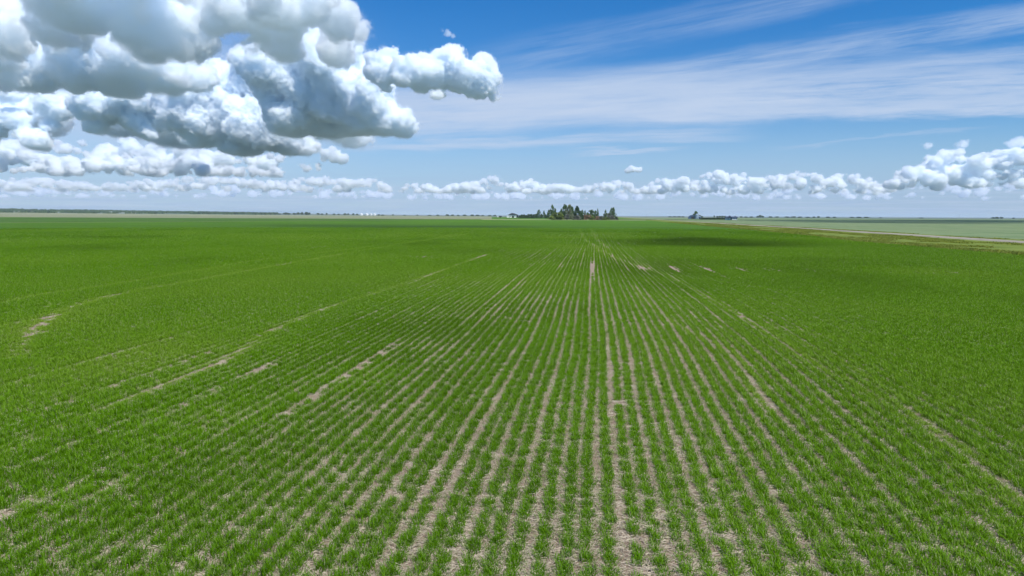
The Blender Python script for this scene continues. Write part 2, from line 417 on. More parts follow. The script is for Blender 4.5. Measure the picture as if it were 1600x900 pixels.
    oi = G.n('GeometryNodeObjectInfo'); oi.inputs['Object'].default_value = src
    na = G.n('GeometryNodeInputNamedAttribute', data_type='FLOAT'); na.inputs['Name'].default_value = 'vapour'
    pos = G.n('GeometryNodeInputPosition')
    sub = G.n('ShaderNodeVectorMath', operation='SUBTRACT'); G.put(sub.inputs[0], pos); sub.inputs[1].default_value = tuple(lo - lo)
    scl = G.n('ShaderNodeVectorMath', operation='SCALE'); G.put(scl.inputs[0], sub.outputs[0]); scl.inputs['Scale'].default_value = 1.0 / voxel
    add = G.n('ShaderNodeVectorMath', operation='ADD'); G.put(add.inputs[0], scl.outputs[0]); add.inputs[1].default_value = (0.5, 0.5, 0.5)
    fl = G.n('ShaderNodeVectorMath', operation='FLOOR'); G.put(fl.inputs[0], add.outputs[0])
    dt = G.n('ShaderNodeVectorMath', operation='DOT_PRODUCT'); G.put(dt.inputs[0], fl.outputs[0])
    dt.inputs[1].default_value = (float(res[1] * res[2]), float(res[2]), 1.0)
    idx = dt.outputs['Value']
    # the index passes a float's exact range, so it is added up in whole numbers
    sx = G.n('ShaderNodeSeparateXYZ', {'Vector': fl.outputs[0]})
    def im(op, a, b):
        nd = G.n('FunctionNodeIntegerMath', operation=op); G.put(nd.inputs[0], a); G.put(nd.inputs[1], b); return nd.outputs[0]
    idx = im('ADD', im('MULTIPLY', im('ADD', im('MULTIPLY', sx.outputs[0], int(res[1])), sx.outputs[1]), int(res[2])), sx.outputs[2])
    si = G.n('GeometryNodeSampleIndex', data_type='FLOAT', domain='POINT')
    G.put(si.inputs['Geometry'], oi.outputs['Geometry']); G.put(si.inputs['Value'], na.outputs[0]); G.put(si.inputs['Index'], idx)
    vc = G.n('GeometryNodeVolumeCube')
    G.put(vc.inputs['Density'], si.outputs[0])
    vc.inputs['Min'].default_value = (0, 0, 0); vc.inputs['Max'].default_value = tuple(float(v) for v in (hi - lo))
    for kx, r_ in zip(('Resolution X', 'Resolution Y', 'Resolution Z'), res): vc.inputs[kx].default_value = int(r_)
    smt = G.n('GeometryNodeSetMaterial', {'Geometry': vc.outputs[0]}); smt.inputs['Material'].default_value = cloud_mat(k)
    go = G.n('NodeGroupOutput'); G.put(go.inputs[0], smt.outputs[0])
    vd = bpy.data.volumes.new(name); vd.materials.append(cloud_mat(k))
    ob = link(name, vd); ob.location = lo
    md = ob.modifiers.new('grid', 'NODES'); md.node_group = g
    tag(ob, label, 'cloud', kind='stuff')
    print('cloud', name, res.tolist(), 'rm', round(rm), 'base', round(float(base)), 'fill', round(float((full > 0).mean()), 3), round(time.perf_counter() - T0, 1))
    return ob

for cspec in CLOUDS:
    cloud(*cspec[0], **cspec[1])
# ---------------------------------------------------------------- the lie of the land
ROW_AZ = R(6.9)                                            # heading of the crop rows, clockwise from the view
ca, sa = math.cos(ROW_AZ), math.sin(ROW_AZ)
ROW = 0.29                                                 # row spacing
def to_st(x, y): return x * ca - y * sa, x * sa + y * ca   # across the rows, along the rows
def to_xy(s, t): return s * ca + t * sa, -s * sa + t * ca
def wiggle(s, t):
    """sideways drift of the drilled rows"""
    return (0.55 * np.sin(t / 21.0 - 0.5) * np.clip(s / 5.0, 0, 1) * np.exp(-((t - 22) / 26.0) ** 2)
            - 0.00009 * np.clip(t - 60, 0, None) ** 2 * np.exp(-np.clip(t - 60, 0, None) / 260.0)
            + 0.22 * (fbm2(s / 14.0, t / 11.0, 2, 2.0) - 0.5) * np.clip(t / 20, 0, 1) + 0.9 * (fbm2(s / 60.0, t / 45.0, 2, 7.0) - 0.5) * np.clip((t - 20) / 60, 0, 1))
def terrain(x, y):
    r = np.hypot(x, y)
    z = 0.30 * (fbm2(x / 38.0, y / 38.0, 3, 4.0) - 0.5) * np.clip((r - 12) / 60, 0, 1) * np.clip((900 - r) / 500, 0, 1) * np.clip((215 - np.abs(x)) / 50, 0, 1)
    z = z - 0.45 * np.exp(-((x - 32) / 45.0) ** 2 - ((y - 128) / 34.0) ** 2)               # shallow hollow in the field
    z = z + 26.0 * np.clip((r - 1300) / 3700, 0, 1) ** 2 * np.clip(-x / np.maximum(r, 1) / 0.6, 0, 1) ** 1.3 * (y > 0)     # long rise far off to the left
    return z

def G(*pts): return [ground(*p) for p in pts]

# thin and bare spots in the crop: (x, y, radius across, radius along, strength)
SPOTS = []
for (px, py, wx_, wy_, s_) in [(926, 424, 4.5, 13, .9), (986, 569, 11, 5, .55), (1012, 517, 22, 5, .3), (700, 745, 50, 9, .4), (520, 735, 34, 12, .4),
                               (780, 560, 60, 26, .0), (835, 470, 34, 8, .3), (670, 540, 30, 9, .35), (320, 655, 60, 16, .25), (265, 540, 80, 24, .28),
                               (190, 575, 80, 20, .25), (110, 870, 50, 12, .5), (240, 845, 60, 14, .3), (70, 500, 40, 20, .2), (1440, 425, 90, 5, .45), (630, 775, 90, 12, .35),
                               (400, 575, 50, 10, .3), (545, 640, 50, 12, .3), (1100, 870, 80, 40, .3), (930, 860, 160, 60, .25)]:
    x0, y0 = ground(px, py); x1, _ = ground(px + wx_, py); _, y1 = ground(px, py - wy_)
    SPOTS.append((x0, y0, abs(x1 - x0) + .05, abs(y1 - y0) + .05, s_))
WEAK = []
for (px, py, wx_, wy_, s_) in [(240, 560, 130, 40, .5), (90, 500, 60, 30, .45), (560, 590, 60, 20, .35), (1440, 425, 110, 8, .5), (330, 660, 100, 30, .3), (1250, 470, 200, 16, .2), (1100, 440, 120, 10, .2)]:
    x0, y0 = ground(px, py); x1, _ = ground(px + wx_, py); _, y1 = ground(px, py - wy_)
    WEAK.append((x0, y0, abs(x1 - x0), abs(y1 - y0), s_))
# wheel tracks and missed strips, as ground lines: (points, half width, strength)
TRACKS = [
    (G((0, 712), (80, 678), (170, 640), (270, 598), (360, 560), (430, 515), (520, 480), (600, 455), (690, 424), (760, 397)), 0.20, .78),
    (G((20, 560), (60, 510), (110, 482), (200, 458), (300, 440), (430, 416), (560, 392), (680, 372), (740, 363)), 0.34, .8),
    (G((0, 475), (60, 462), (160, 448), (300, 425), (420, 404), (540, 390), (660, 374), (740, 360)), 0.34, .72),
    (G((0, 810), (70, 778), (130, 765)), 0.16, .8), (G((90, 800), (130, 785), (200, 760)), 0.13, .6),
    (G((1200, 640), (1150, 560), (1110, 535), (1060, 510), (1015, 476), (990, 448)), 0.16, .7),
    (G((1600, 800), (1480, 690), (1350, 610), (1270, 570), (1200, 520), (1110, 468), (1040, 430), (970, 397)), 0.15, .7),
    (G((1560, 850), (1500, 745), (1400, 625), (1300, 560), (1180, 500)), 0.10, .35),
    (G((1600, 520), (1500, 500), (1380, 480), (1250, 460), (1120, 440), (1020, 425)), 0.30, .28),
    (G((1600, 580), (1460, 560), (1300, 530), (1160, 500)), 0.25, .22),
    (G((935, 392), (932, 383), (915, 372), (906, 360), (903, 350)), 0.30, .8), (G((1040, 430), (975, 408), (945, 392), (948, 384), (930, 368), (922, 355)), 0.34, .7),
]
def seg_dist(x, y, P):
    best = np.full(x.shape, 1e9)
    for (ax_, ay_), (bx_, by_) in zip(P[:-1], P[1:]):
        dx, dy = bx_ - ax_, by_ - ay_
        u = np.clip(((x - ax_) * dx + (y - ay_) * dy) / (dx * dx + dy * dy), 0, 1)
        np.minimum(best, np.hypot(x - ax_ - u * dx, y - ay_ - u * dy), out=best)
    return best
def smooth_line(P, n=6):
    P = np.array(P); t = np.arange(len(P)); tt = np.linspace(0, len(P) - 1, (len(P) - 1) * n + 1)
    out = []
    for v in tt:
        i = min(int(v), len(P) - 2); f = v - i
        p0, p1, p2, p3 = P[max(i - 1, 0)], P[i], P[i + 1], P[min(i + 2, len(P) - 1)]
        out.append(tuple(0.5 * ((2 * p1) + (p2 - p0) * f + (2 * p0 - 5 * p1 + 4 * p2 - p3) * f * f + (3 * p1 - p0 - 3 * p2 + p3) * f ** 3)))
    return out
TRACKS = [(smooth_line(p, 4), w, s) for p, w, s in TRACKS]

def track_field(x, y):
    out = np.zeros(x.shape)
    for (P, w, k) in TRACKS:
        pa = np.array(P); m_ = (x > pa[:, 0].min() - 2) & (x < pa[:, 0].max() + 2) & (y > pa[:, 1].min() - 2) & (y < pa[:, 1].max() + 2)
        if m_.any():
            dd = seg_dist(x[m_], y[m_], P)
            br = np.clip(fbm2(x[m_] / 2.6, y[m_] / 2.6, 3, 9.0) * 2.0 - 0.2, 0.5, 1.1)        # tracks come and go
            out[m_] = np.maximum(out[m_], k * br * np.exp(-(dd / (1.25 * w)) ** 2))
    return out
def vigour(x, y, s, t):
    """how well the crop stands here, 0 bare .. 1 closed"""
    big = fbm2(x / 9.0, y / 14.0, 3, 1.0); mid = fbm2(s / 0.9, t / 7.0, 3, 5.0)
    row_gap = vnoise(np.round(s / ROW) * 7.13, t / 14.0, np.zeros_like(s) + 3.3)      # each row has its own better and poorer stretches
    v = 1.12 - 0.95 * np.clip(0.50 - big, 0, 1) * 1.4 - 0.9 * np.clip(0.37 - mid, 0, 1) - 3.0 * np.clip(row_gap - 0.72, 0, 0.3)
    for (x0, y0, rx, ry, k) in SPOTS:
        v = v - k * np.exp(-(((x - x0 - (y - y0) * x0 / y0) / (1.15 * rx)) ** 2 + ((y - y0) / (1.3 * ry)) ** 2)) * (0.55 + 0.9 * mid)
    v = v - 0.62 * track_field(x, y)
    return np.clip(v, 0, 1)

def green_edge(x, y):
    s, t = to_st(x, y); return s < 49.0

# ---------------------------------------------------------------- ground sheet (graded grid)
def graded(a, n_in, lim, n_out):
    i = np.linspace(-a, a, n_in); o_ = a * (lim / a) ** (np.arange(1, n_out + 1) / n_out)
    return np.concatenate((-o_[::-1], i, o_))
gx = graded(220, 221, 30000, 60)
gy = np.concatenate((-20.0 * (30000 / 20.0) ** (np.arange(20, 0, -1) / 20.0), np.linspace(-20, 40, 61)[:-1], np.linspace(40, 760, 361), 760 * (30000 / 760.0) ** (np.arange(1, 61) / 60.0)))
GX, GY = np.meshgrid(gx, gy)
gz = terrain(GX.ravel(), GY.ravel())
nx, ny = len(gx), len(gy)
ii = (np.arange(ny - 1)[:, None] * nx + np.arange(nx - 1)[None, :]).ravel()
gf = np.stack((ii, ii + 1, ii + nx + 1, ii + nx), 1)

def tint_far(N, tc):
    """patchwork of big prairie fields seen far off"""
    vo = N.n('ShaderNodeTexVoronoi', feature='F1', distance='CHEBYCHEV'); vo.inputs['Scale'].default_value = 0.0011
    N.put(vo.inputs['Vector'], tc.outputs['Object'])
    cr = N.n('ShaderNodeValToRGB'); N.put(cr.inputs[0], N.n('ShaderNodeSeparateColor', {'Color': vo.outputs['Color']}).outputs[0])
    cr.color_ramp.interpolation = 'CONSTANT'
    el = cr.color_ramp.elements; el[0].position = 0; el[0].color = rgb(.10, .15, .115); el[1].position = .25; el[1].color = rgb(.22, .215, .155)
    for p_, c_ in ((.45, (.13, .18, .15)), (.65, (.17, .215, .19)), (.82, (.09, .13, .10))):
        e = el.new(p_); e.color = rgb(*c_)
    return cr.outputs[0]

gm, N, out = new_mat('soil')
tc = N.n('ShaderNodeTexCoord')
P_ = tc.outputs['Object']
ln = N.n('ShaderNodeVectorMath', operation='LENGTH'); N.put(ln.inputs[0], P_)
dist = ln.outputs['Value']
n_big = N.noise(P_, 0.35, 4, 0.6); n_clod = N.noise(P_, 9.0, 6, 0.7); n_fine = N.noise(P_, 60.0, 4, 0.65)
straw = N.noise(N.scaled(P_, (1.0, 0.22, 1.0)), 75.0, 3, 0.6, 0.6)
c = N.mix(N.rng(n_clod, 0.3, 0.7), rgb(.275, .200, .135), rgb(.43, .335, .240))
c = N.mix(N.rng(n_big, 0.35, 0.7), c, N.mix(0.6, c, rgb(.30, .215, .165)))
c = N.mix(N.rng(n_fine, 0.55, 0.78), c, rgb(.13, .095, .07))
c = N.mix(N.rng(straw, 0.60, 0.70), c, rgb(.40, .335, .25))
# beyond the reach of single plants the closed crop itself is the surface
n_can = N.noise(P_, 0.9, 5, 0.7); n_can2 = N.noise(P_, 0.03, 4, 0.6); n_can3 = N.noise(N.scaled(P_, (0.4, 1.0, 1.0)), 0.16, 4, 0.6)
canopy = N.mix(N.rng(n_can, 0.25, 0.75), rgb(*CAN_A), rgb(*CAN_B))
canopy = N.mix(N.rng(n_can2, 0.35, 0.65), N.mix(0.5, canopy, rgb(CAN_A[0] * .8, CAN_A[1] * .8, CAN_A[2] * .8)), canopy)
canopy = N.mix(N.rng(n_can3, 0.5, 0.75, 0, .35), canopy, rgb(CAN_B[0] * 1.25, CAN_B[1] * 1.1, CAN_B[2]))
at = N.n('ShaderNodeAttribute', attribute_name='shade_tone')
canopy = N.mix(at.outputs['Fac'], canopy, rgb(.020, .050, .005))  # canopy darkened where the painted shade band lies
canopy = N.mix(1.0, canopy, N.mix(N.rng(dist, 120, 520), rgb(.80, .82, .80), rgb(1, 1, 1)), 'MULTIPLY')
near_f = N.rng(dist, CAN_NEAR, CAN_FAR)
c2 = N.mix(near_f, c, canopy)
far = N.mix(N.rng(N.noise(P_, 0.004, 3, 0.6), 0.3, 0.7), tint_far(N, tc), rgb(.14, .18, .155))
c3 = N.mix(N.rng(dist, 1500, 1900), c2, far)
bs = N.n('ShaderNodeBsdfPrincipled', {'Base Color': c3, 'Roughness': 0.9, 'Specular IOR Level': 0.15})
bm = N.n('ShaderNodeBump', {'Height': N.m('ADD', N.m('MULTIPLY', n_clod, 0.6), N.m('MULTIPLY', n_fine, 0.25)), 'Strength': 1.0, 'Distance': 0.09})
bm2 = N.n('ShaderNodeBump', {'Height': n_can, 'Strength': N.m('MULTIPLY', near_f, 0.55), 'Distance': 0.5})
N.put(bm2.inputs['Normal'], bm)
N.put(bs.inputs['Normal'], bm2)
N.put(out.inputs['Surface'], bs)

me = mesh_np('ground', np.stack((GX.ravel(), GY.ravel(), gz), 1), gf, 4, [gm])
def shade_tone(x, y):
    v = np.clip(1.3 * np.exp(-((x - 31.5) / 17.0) ** 2 - ((y - 115 - 0.1 * x) / np.where(y > 115 + 0.1 * x, 24.0, 20.0)) ** 4) - 0.1, 0, 1)  # dark band right of centre: shade painted into crop and canopy colour
    for (a, b, w) in ((G((500, 352), (640, 353.5), (760, 354)), 26, .6), (G((420, 343.5), (520, 344.5)), 40, .6)):  # darker streaks on the left, put into the same colour mask
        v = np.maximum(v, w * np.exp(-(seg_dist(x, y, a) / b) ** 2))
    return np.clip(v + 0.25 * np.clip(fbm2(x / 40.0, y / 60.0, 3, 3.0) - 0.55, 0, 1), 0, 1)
add_attr(me, 'shade_tone', shade_tone(GX.ravel(), GY.ravel()))
me.polygons.foreach_set('use_smooth', np.ones(len(me.polygons), dtype=bool))
tag(link('ground', me), 'wide flat prairie ground of pale stubbly soil reaching the horizon', 'ground', kind='structure')

# ---------------------------------------------------------------- wheat
wm, N, out = new_mat('wheat_leaf')
oi = N.n('ShaderNodeObjectInfo'); at = N.n('ShaderNodeAttribute', attribute_name='shade'); th = N.n('ShaderNodeAttribute', attribute_name='tip')
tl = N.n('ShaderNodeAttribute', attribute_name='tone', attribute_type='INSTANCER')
c = N.mix(at.outputs['Fac'], rgb(*LEAF_A), rgb(*LEAF_B))
c = N.mix(N.m('MULTIPLY', oi.outputs['Random'], 0.5), c, rgb(*LEAF_C))
c = N.mix(N.m('MULTIPLY', th.outputs['Fac'], 0.35), c, rgb(*LEAF_B))
c = N.mix(N.rng(at.outputs['Fac'], 0.94, 0.945), c, rgb(.34, .37, .17))
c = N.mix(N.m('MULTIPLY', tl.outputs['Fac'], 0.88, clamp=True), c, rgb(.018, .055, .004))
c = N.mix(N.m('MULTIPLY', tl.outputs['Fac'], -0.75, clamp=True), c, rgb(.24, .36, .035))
df = N.n('ShaderNodeBsdfDiffuse', {'Color': c}); tr = N.n('ShaderNodeBsdfTranslucent', {'Color': N.mix(0.5, c, rgb(.20, .36, .004))})
gl = N.n('ShaderNodeBsdfAnisotropic', {'Color': rgb(1, 1, .5), 'Roughness': 0.45})
mx = N.n('ShaderNodeMixShader', {0: 0.30}); N.put(mx.inputs[1], df); N.put(mx.inputs[2], tr)
mg = N.n('ShaderNodeMixShader', {0: 0.014}); N.put(mg.inputs[1], mx); N.put(mg.inputs[2], gl)
N.put(out.inputs['Surface'], mg)

def tuft_mesh(name, length, n_blades, width, h, segs, spread, seed, lean=1.1):
    rg = np.random.default_rng(seed)
    V, Fc, sh, tp = [], [], [], []
    for b in range(n_blades):
        y0 = rg.uniform(-length / 2, length / 2); x0 = rg.normal(0, spread)
        a = rg.uniform(0, 2 * PI); hh = h * rg.uniform(0.55, 1.12); w = width * rg.uniform(0.7, 1.25)
        dx, dy = math.cos(a), math.sin(a)
        bend = rg.uniform(0.15, 1.0) * lean; curl = rg.uniform(0.5, 2.2)
        tw = a + PI / 2 + rg.normal(0, 0.5)
        shade = rg.random(); base = len(V)
        for k in range(segs + 1):
            f = k / segs
            r = hh * bend * f ** (1 + curl * 0.5)
            z = hh * (f - 0.42 * bend * f ** 2.4)
            ww = w * (0.75 + 0.5 * f) if f < 0.45 else w * (1.05 - 1.0 * ((f - 0.45) / 0.55) ** 1.5 * 0.95)
            ex, ey = math.cos(tw) * ww / 2, math.sin(tw) * ww / 2
            cx, cy_ = x0 + dx * r, y0 + dy * r
            V.append((cx - ex, cy_ - ey, z)); V.append((cx + ex, cy_ + ey, z))
            sh += [shade, shade]; tp += [f, f]
        for k in range(segs):
            i = base + 2 * k; Fc += [i, i + 1, i + 3, i + 2]
    me = mesh_np(name, V, Fc, 4, [wm])
    add_attr(me, 'shade', sh); add_attr(me, 'tip', tp)
    return me

NV = 6
tufts = bpy.data.collections.new('wheat_tufts')
# level of detail by distance: short rows of many fine leaves near, longer rows of broader sprays far off
LOD = [  # reach of the band, length of row per tuft, leaves, leaf width, height, segments, spread
    (0, 27, 0.16, 112, 0.0062, 0.150, 4, 0.052),
    (27, 60, 0.24, 92, 0.0095, 0.146, 3, 0.050),
    (60, 120, 0.45, 76, 0.0180, 0.142, 2, 0.048),
    (120, 240, 0.90, 60, 0.0400, 0.142, 2, 0.052),
]
for li, L in enumerate(LOD):
    for v in range(NV):
        o = bpy.data.objects.new('wheat_tuft_%02d' % (li * NV + v), tuft_mesh('wheat_tuft', L[2] * 1.25, L[3], L[4], L[5], L[6], L[7], 50 + li * 10 + v))
        tufts.objects.link(o)
pts, rots, scls, idxs, tone = [], [], [], [], []
for li, L in enumerate(LOD):
    d0, d1, dl = L[0], L[1], L[2]
    smax = d1 * 1.15 + 6
    ks = np.arange(int(-smax / ROW) - 1, int(min(smax, 49.0) / ROW) + 1)
    ts = np.arange(4.0 if li == 0 else d0 * 0.6, d1 * 1.22, dl)
    Sg, Tg = np.meshgrid(ks * ROW, ts, indexing='ij')
    s, t = Sg.ravel(), Tg.ravel() + rng.uniform(-0.5, 0.5, Sg.size) * dl
    x, y = to_xy(s, t)
    keep = (y > 5.5) & (np.abs(x) < y * 0.80 + 2.0)
    s, t, x, y = s[keep], t[keep], x[keep], y[keep]
    dth = np.hypot(x, y) * (1 + 0.22 * (vnoise(x * 1.3, y * 1.3, x * 0 + 4.4) - 0.5))                # bands blend into each other
    keep = (dth >= d0) & (dth < d1)
    s, t = s[keep], t[keep]
    kr = np.round(s / ROW)
    sw = s + wiggle(s, t) + 0.095 * (vnoise(kr * 3.77, t / 40.0, kr * 0 + 8.8) - 0.5) + 0.05 * (vnoise(kr * 1.93, t / 3.0, kr * 0 + 2.1) - 0.5)
    x, y = to_xy(sw, t)
    v = vigour(x, y, s, t)
    pr = rng.random(len(v))
    keep = pr < np.clip((v - 0.10) * 1.6, 0, 1)
    if li == 3: keep &= rng.random(len(v)) < np.clip((245 - np.hypot(x, y)) / 110, 0, 1)
    s, t, sw, v, x, y = [q[keep] for q in (s, t, sw, v, x, y)]
    off = rng.normal(0, 0.016, len(x)); x = x + off * ca; y = y - off * sa
    trk = track_field(x, y)
    hs_ = np.clip(0.62 + 0.5 * v + 0.16 * (rng.random(len(v)) - 0.5) + 0.22 * (fbm2(x / 5, y / 5, 2, 8.0) - 0.5), 0.4, 1.4)
    wd = np.clip(0.70 + 0.55 * v * np.clip(0.35 + 1.2 * fbm2(x / 7.0, y / 10.0, 2, 6.0), 0.5, 1.3), 0.6, 1.35)
    hs_ = hs_ * (1 - 0.40 * np.clip(trk, 0, 1))
    side = np.clip((np.abs(x / np.maximum(y, 1) - 0.02) - 0.16) / 0.42, 0, 1)
    hs_ = hs_ * (0.84 + 0.24 * side); wd = wd * (0.86 + 0.14 * side)
    wd = wd * (1 + WIDEN * side)      # the stand is thicker away from the poorer middle strip
    pts.append(np.stack((x, y, terrain(x, y) - 0.004), 1))
    flip = np.where(rng.random(len(x)) < 0.5, PI, 0.0)
    rots.append(np.stack((np.zeros(len(x)), np.zeros(len(x)), -ROW_AZ + flip + rng.normal(0, 0.05, len(x))), 1))
    scls.append(np.stack((wd, np.ones(len(x)), hs_), 1))
    idxs.append(li * NV + rng.integers(0, NV, len(x)))
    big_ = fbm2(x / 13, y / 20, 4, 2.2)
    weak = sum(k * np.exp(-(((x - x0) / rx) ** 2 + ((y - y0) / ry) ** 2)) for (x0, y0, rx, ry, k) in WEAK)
    tone.append(np.clip(shade_tone(x, y) + 1.7 * np.clip(0.48 - big_, 0, 1) - 0.75 * np.clip(trk, 0, 1) - 1.5 * np.clip(big_ - 0.53, 0, 1) - weak - 0.10 * rng.random(len(x)), -1, 1))
pts, rots, scls, idxs, tone = [np.concatenate(a) for a in (pts, rots, scls, idxs, tone)]
print('wheat tufts', len(pts), round(time.perf_counter() - T0, 1))
pm = bpy.data.meshes.new('wheat_crop'); pm.vertices.add(len(pts)); pm.vertices.foreach_set('co', pts.astype(np.float32).ravel())
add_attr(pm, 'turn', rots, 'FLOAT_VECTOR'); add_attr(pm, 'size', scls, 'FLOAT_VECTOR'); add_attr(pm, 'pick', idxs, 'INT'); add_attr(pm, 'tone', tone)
wo_ = link('wheat_crop', pm)
tag(wo_, 'young green wheat standing in drilled rows across the whole field', 'wheat', kind='stuff')
def scatter(ob, coll):
    g = bpy.data.node_groups.new(ob.name + '_scatter', 'GeometryNodeTree')
    g.interface.new_socket('Geometry', in_out='INPUT', socket_type='NodeSocketGeometry')
    g.interface.new_socket('Geometry', in_out='OUTPUT', socket_type='NodeSocketGeometry')
    Q = NT(g)
    gi = Q.n('NodeGroupInput'); go = Q.n('NodeGroupOutput')
    ci = Q.n('GeometryNodeCollectionInfo'); ci.inputs['Collection'].default_value = coll
    ci.inputs['Separate Children'].default_value = True; ci.inputs['Reset Children'].default_value = True
    def na(nm, ty):
        nd = Q.n('GeometryNodeInputNamedAttribute', data_type=ty); nd.inputs['Name'].default_value = nm
        return nd.outputs[0]
    ip = Q.n('GeometryNodeInstanceOnPoints')
    Q.put(ip.inputs['Points'], gi.outputs[0]); Q.put(ip.inputs['Instance'], ci.outputs[0]); ip.inputs['Pick Instance'].default_value = True
    Q.put(ip.inputs['Instance Index'], na('pick', 'INT'))
    e2r = Q.n('FunctionNodeEulerToRotation'); Q.put(e2r.inputs[0], na('turn', 'FLOAT_VECTOR'))
    Q.put(ip.inputs['Rotation'], e2r.outputs[0]); Q.put(ip.inputs['Scale'], na('size', 'FLOAT_VECTOR'))
    Q.put(go.inputs[0], ip.outputs[0])
    md = ob.modifiers.new('scatter', 'NODES'); md.node_group = g
scatter(wo_, tufts)

# straw left from last year's crop, lying on the soil near the camera
sm = plain('straw', (.40, .34, .25), 0.7, 0.3, 30.0)
straws = bpy.data.collections.new('straw_pieces')
for v in range(5):
    rg = np.random.default_rng(900 + v); V, Fc = [], []
    for b in range(16):
        x0, y0, a, l, w = rg.normal(0, .10), rg.normal(0, .10), rg.uniform(0, PI), rg.uniform(.03, .11), rg.uniform(.003, .006)
        z0, z1 = rg.uniform(.004, .02), rg.uniform(.004, .035)
        dx, dy = math.cos(a) * l / 2, math.sin(a) * l / 2; ex, ey = -math.sin(a) * w / 2, math.cos(a) * w / 2
        i = len(V)
        V += [(x0 - dx - ex, y0 - dy - ey, z0), (x0 - dx + ex, y0 - dy + ey, z0), (x0 + dx + ex, y0 + dy + ey, z1), (x0 + dx - ex, y0 + dy - ey, z1),
              (x0 - dx, y0 - dy, z0 + w), (x0 + dx, y0 + dy, z1 + w)]
        Fc += [i, i + 3, i + 5, i + 4, i + 1, i + 4, i + 5, i + 2]
    straws.objects.link(bpy.data.objects.new('straw_piece_%d' % v, mesh_np('straw_piece', V, Fc, 4, [sm])))
n = 22000
ys = 6 + 44 * rng.random(n) ** 1.5; xs = (rng.random(n) * 2 - 1) * (ys * 0.8 + 1)
sp_ = bpy.data.meshes.new('straw_residue'); sp_.vertices.add(n)
sp_.vertices.foreach_set('co', np.stack((xs, ys, terrain(xs, ys)), 1).astype(np.float32).ravel())
add_attr(sp_, 'turn', np.stack((np.zeros(n), np.zeros(n), rng.uniform(0, 2 * PI, n)), 1), 'FLOAT_VECTOR')
add_attr(sp_, 'size', np.repeat(rng.uniform(.8, 1.4, n)[:, None], 3, 1), 'FLOAT_VECTOR'); add_attr(sp_, 'pick', rng.integers(0, 5, n), 'INT')
so_ = link('straw_residue', sp_); tag(so_, 'short bits of pale straw lying on the bare soil between rows', 'straw', kind='stuff')
scatter(so_, straws)
# ---------------------------------------------------------------- fields, verge and road beside the wheat
def sheet(name, outline_fn, us, vs, mat, lift, label, cat):
    """a strip of land laid over the ground: outline_fn(u, v) -> x, y"""
    U, V = np.meshgrid(us, vs); x, y = outline_fn(U.ravel(), V.ravel())
    z = terrain(x, y) + lift; n = len(us)
    i = (np.arange(len(vs) - 1)[:, None] * n + np.arange(n - 1)[None, :]).ravel()
    me = mesh_np(name, np.stack((x, y, z), 1), np.stack((i, i + 1, i + n + 1, i + n), 1), 4, [mat])
    me.polygons.foreach_set('use_smooth', np.ones(len(me.polygons), dtype=bool))
    return tag(link(name, me), label, cat, kind='structure')

def land(name, a, b, sc=0.5, c3=None, stretch=(1, 1, 1), bump=0.4):
    mt, N, out = new_mat(name); tc = N.n('ShaderNodeTexCoord')
    P = N.scaled(tc.outputs['Object'], stretch)
    n1 = N.noise(P, sc, 6, 0.7); n2 = N.noise(P, sc * 0.08, 4, 0.6); n3 = N.noise(P, sc * 0.35, 4, 0.7)
    c = N.mix(N.rng(n1, 0.3, 0.7), rgb(*a), rgb(*b))
    c = N.mix(N.rng(n2, 0.38, 0.65, 0, .6), c, rgb(*[0.5 * (p + q) * 1.15 for p, q in zip(a, b)]))
    if c3: c = N.mix(N.rng(n3, 0.52, 0.66), c, rgb(*c3))
    bs = N.n('ShaderNodeBsdfPrincipled', {'Base Color': c, 'Roughness': 0.95, 'Specular IOR Level': 0.1})
    N.put(bs.inputs['Normal'], N.n('ShaderNodeBump', {'Height': n1, 'Strength': bump, 'Distance': 0.4}))
    N.put(out.inputs['Surface'], bs); return mt

st = lambda s, t: to_xy(s, t)
ts_near = np.concatenate((np.linspace(20, 760, 260), np.geomspace(770, 2600, 30)))
VERGE_A, VERGE_B = (.105, .165, .022), (.195, .225, .045)
sheet('grass_verge', st, np.linspace(48.6, 71.0, 12), ts_near, land('verge_ground', VERGE_A, VERGE_B, 0.6, (.105, .15, .02), (1, .35, 1)), 0.05,
      'rough olive grass verge and ditch between the wheat and the gravel road', 'grass verge')
def road_xs(u, v):
    x, y = to_xy(u, v); return x, y
rs = np.array([70.8, 71.2, 71.6, 73.1, 74.6, 75.0, 75.6])
U, V = np.meshgrid(rs, ts_near); x, y = to_xy(U.ravel(), V.ravel())
z = terrain(x, y) + np.tile(np.array([0.04, 0.16, 0.22, 0.26, 0.22, 0.16, 0.04]), len(ts_near)); n = len(rs)
i = (np.arange(len(ts_near) - 1)[:, None] * n + np.arange(n - 1)[None, :]).ravel()
me = mesh_np('gravel_road', np.stack((x, y, z), 1), np.stack((i, i + 1, i + n + 1, i + n), 1), 4,
             [land('road_gravel', (.25, .22, .165), (.34, .305, .235), 1.2, (.22, .19, .14), (1, .1, 1), 0.2)])
tag(link('gravel_road', me), 'straight pale gravel country road along the right side of the wheat', 'road', kind='structure')
sheet('far_verge', st, np.linspace(75.4, 80.5, 4), ts_near, land('far_verge_ground', VERGE_A, VERGE_B, 0.8, (.07, .10, .02), (1, .3, 1)), 0.06,
      'narrow strip of rough grass along the far side of the gravel road', 'grass verge')
sheet('pale_field', st, np.concatenate((np.linspace(80.3, 200, 40), np.geomspace(210, 2400, 30))), np.concatenate((np.linspace(-20, 760, 200), np.geomspace(770, 1700, 20))),
      land('pale_crop', (.130, .185, .082), (.205, .250, .118), 0.25, (.11, .18, .075), (1, .4, 1)), 0.03,
      'big pale blue green field of young crop beyond the gravel road', 'field')
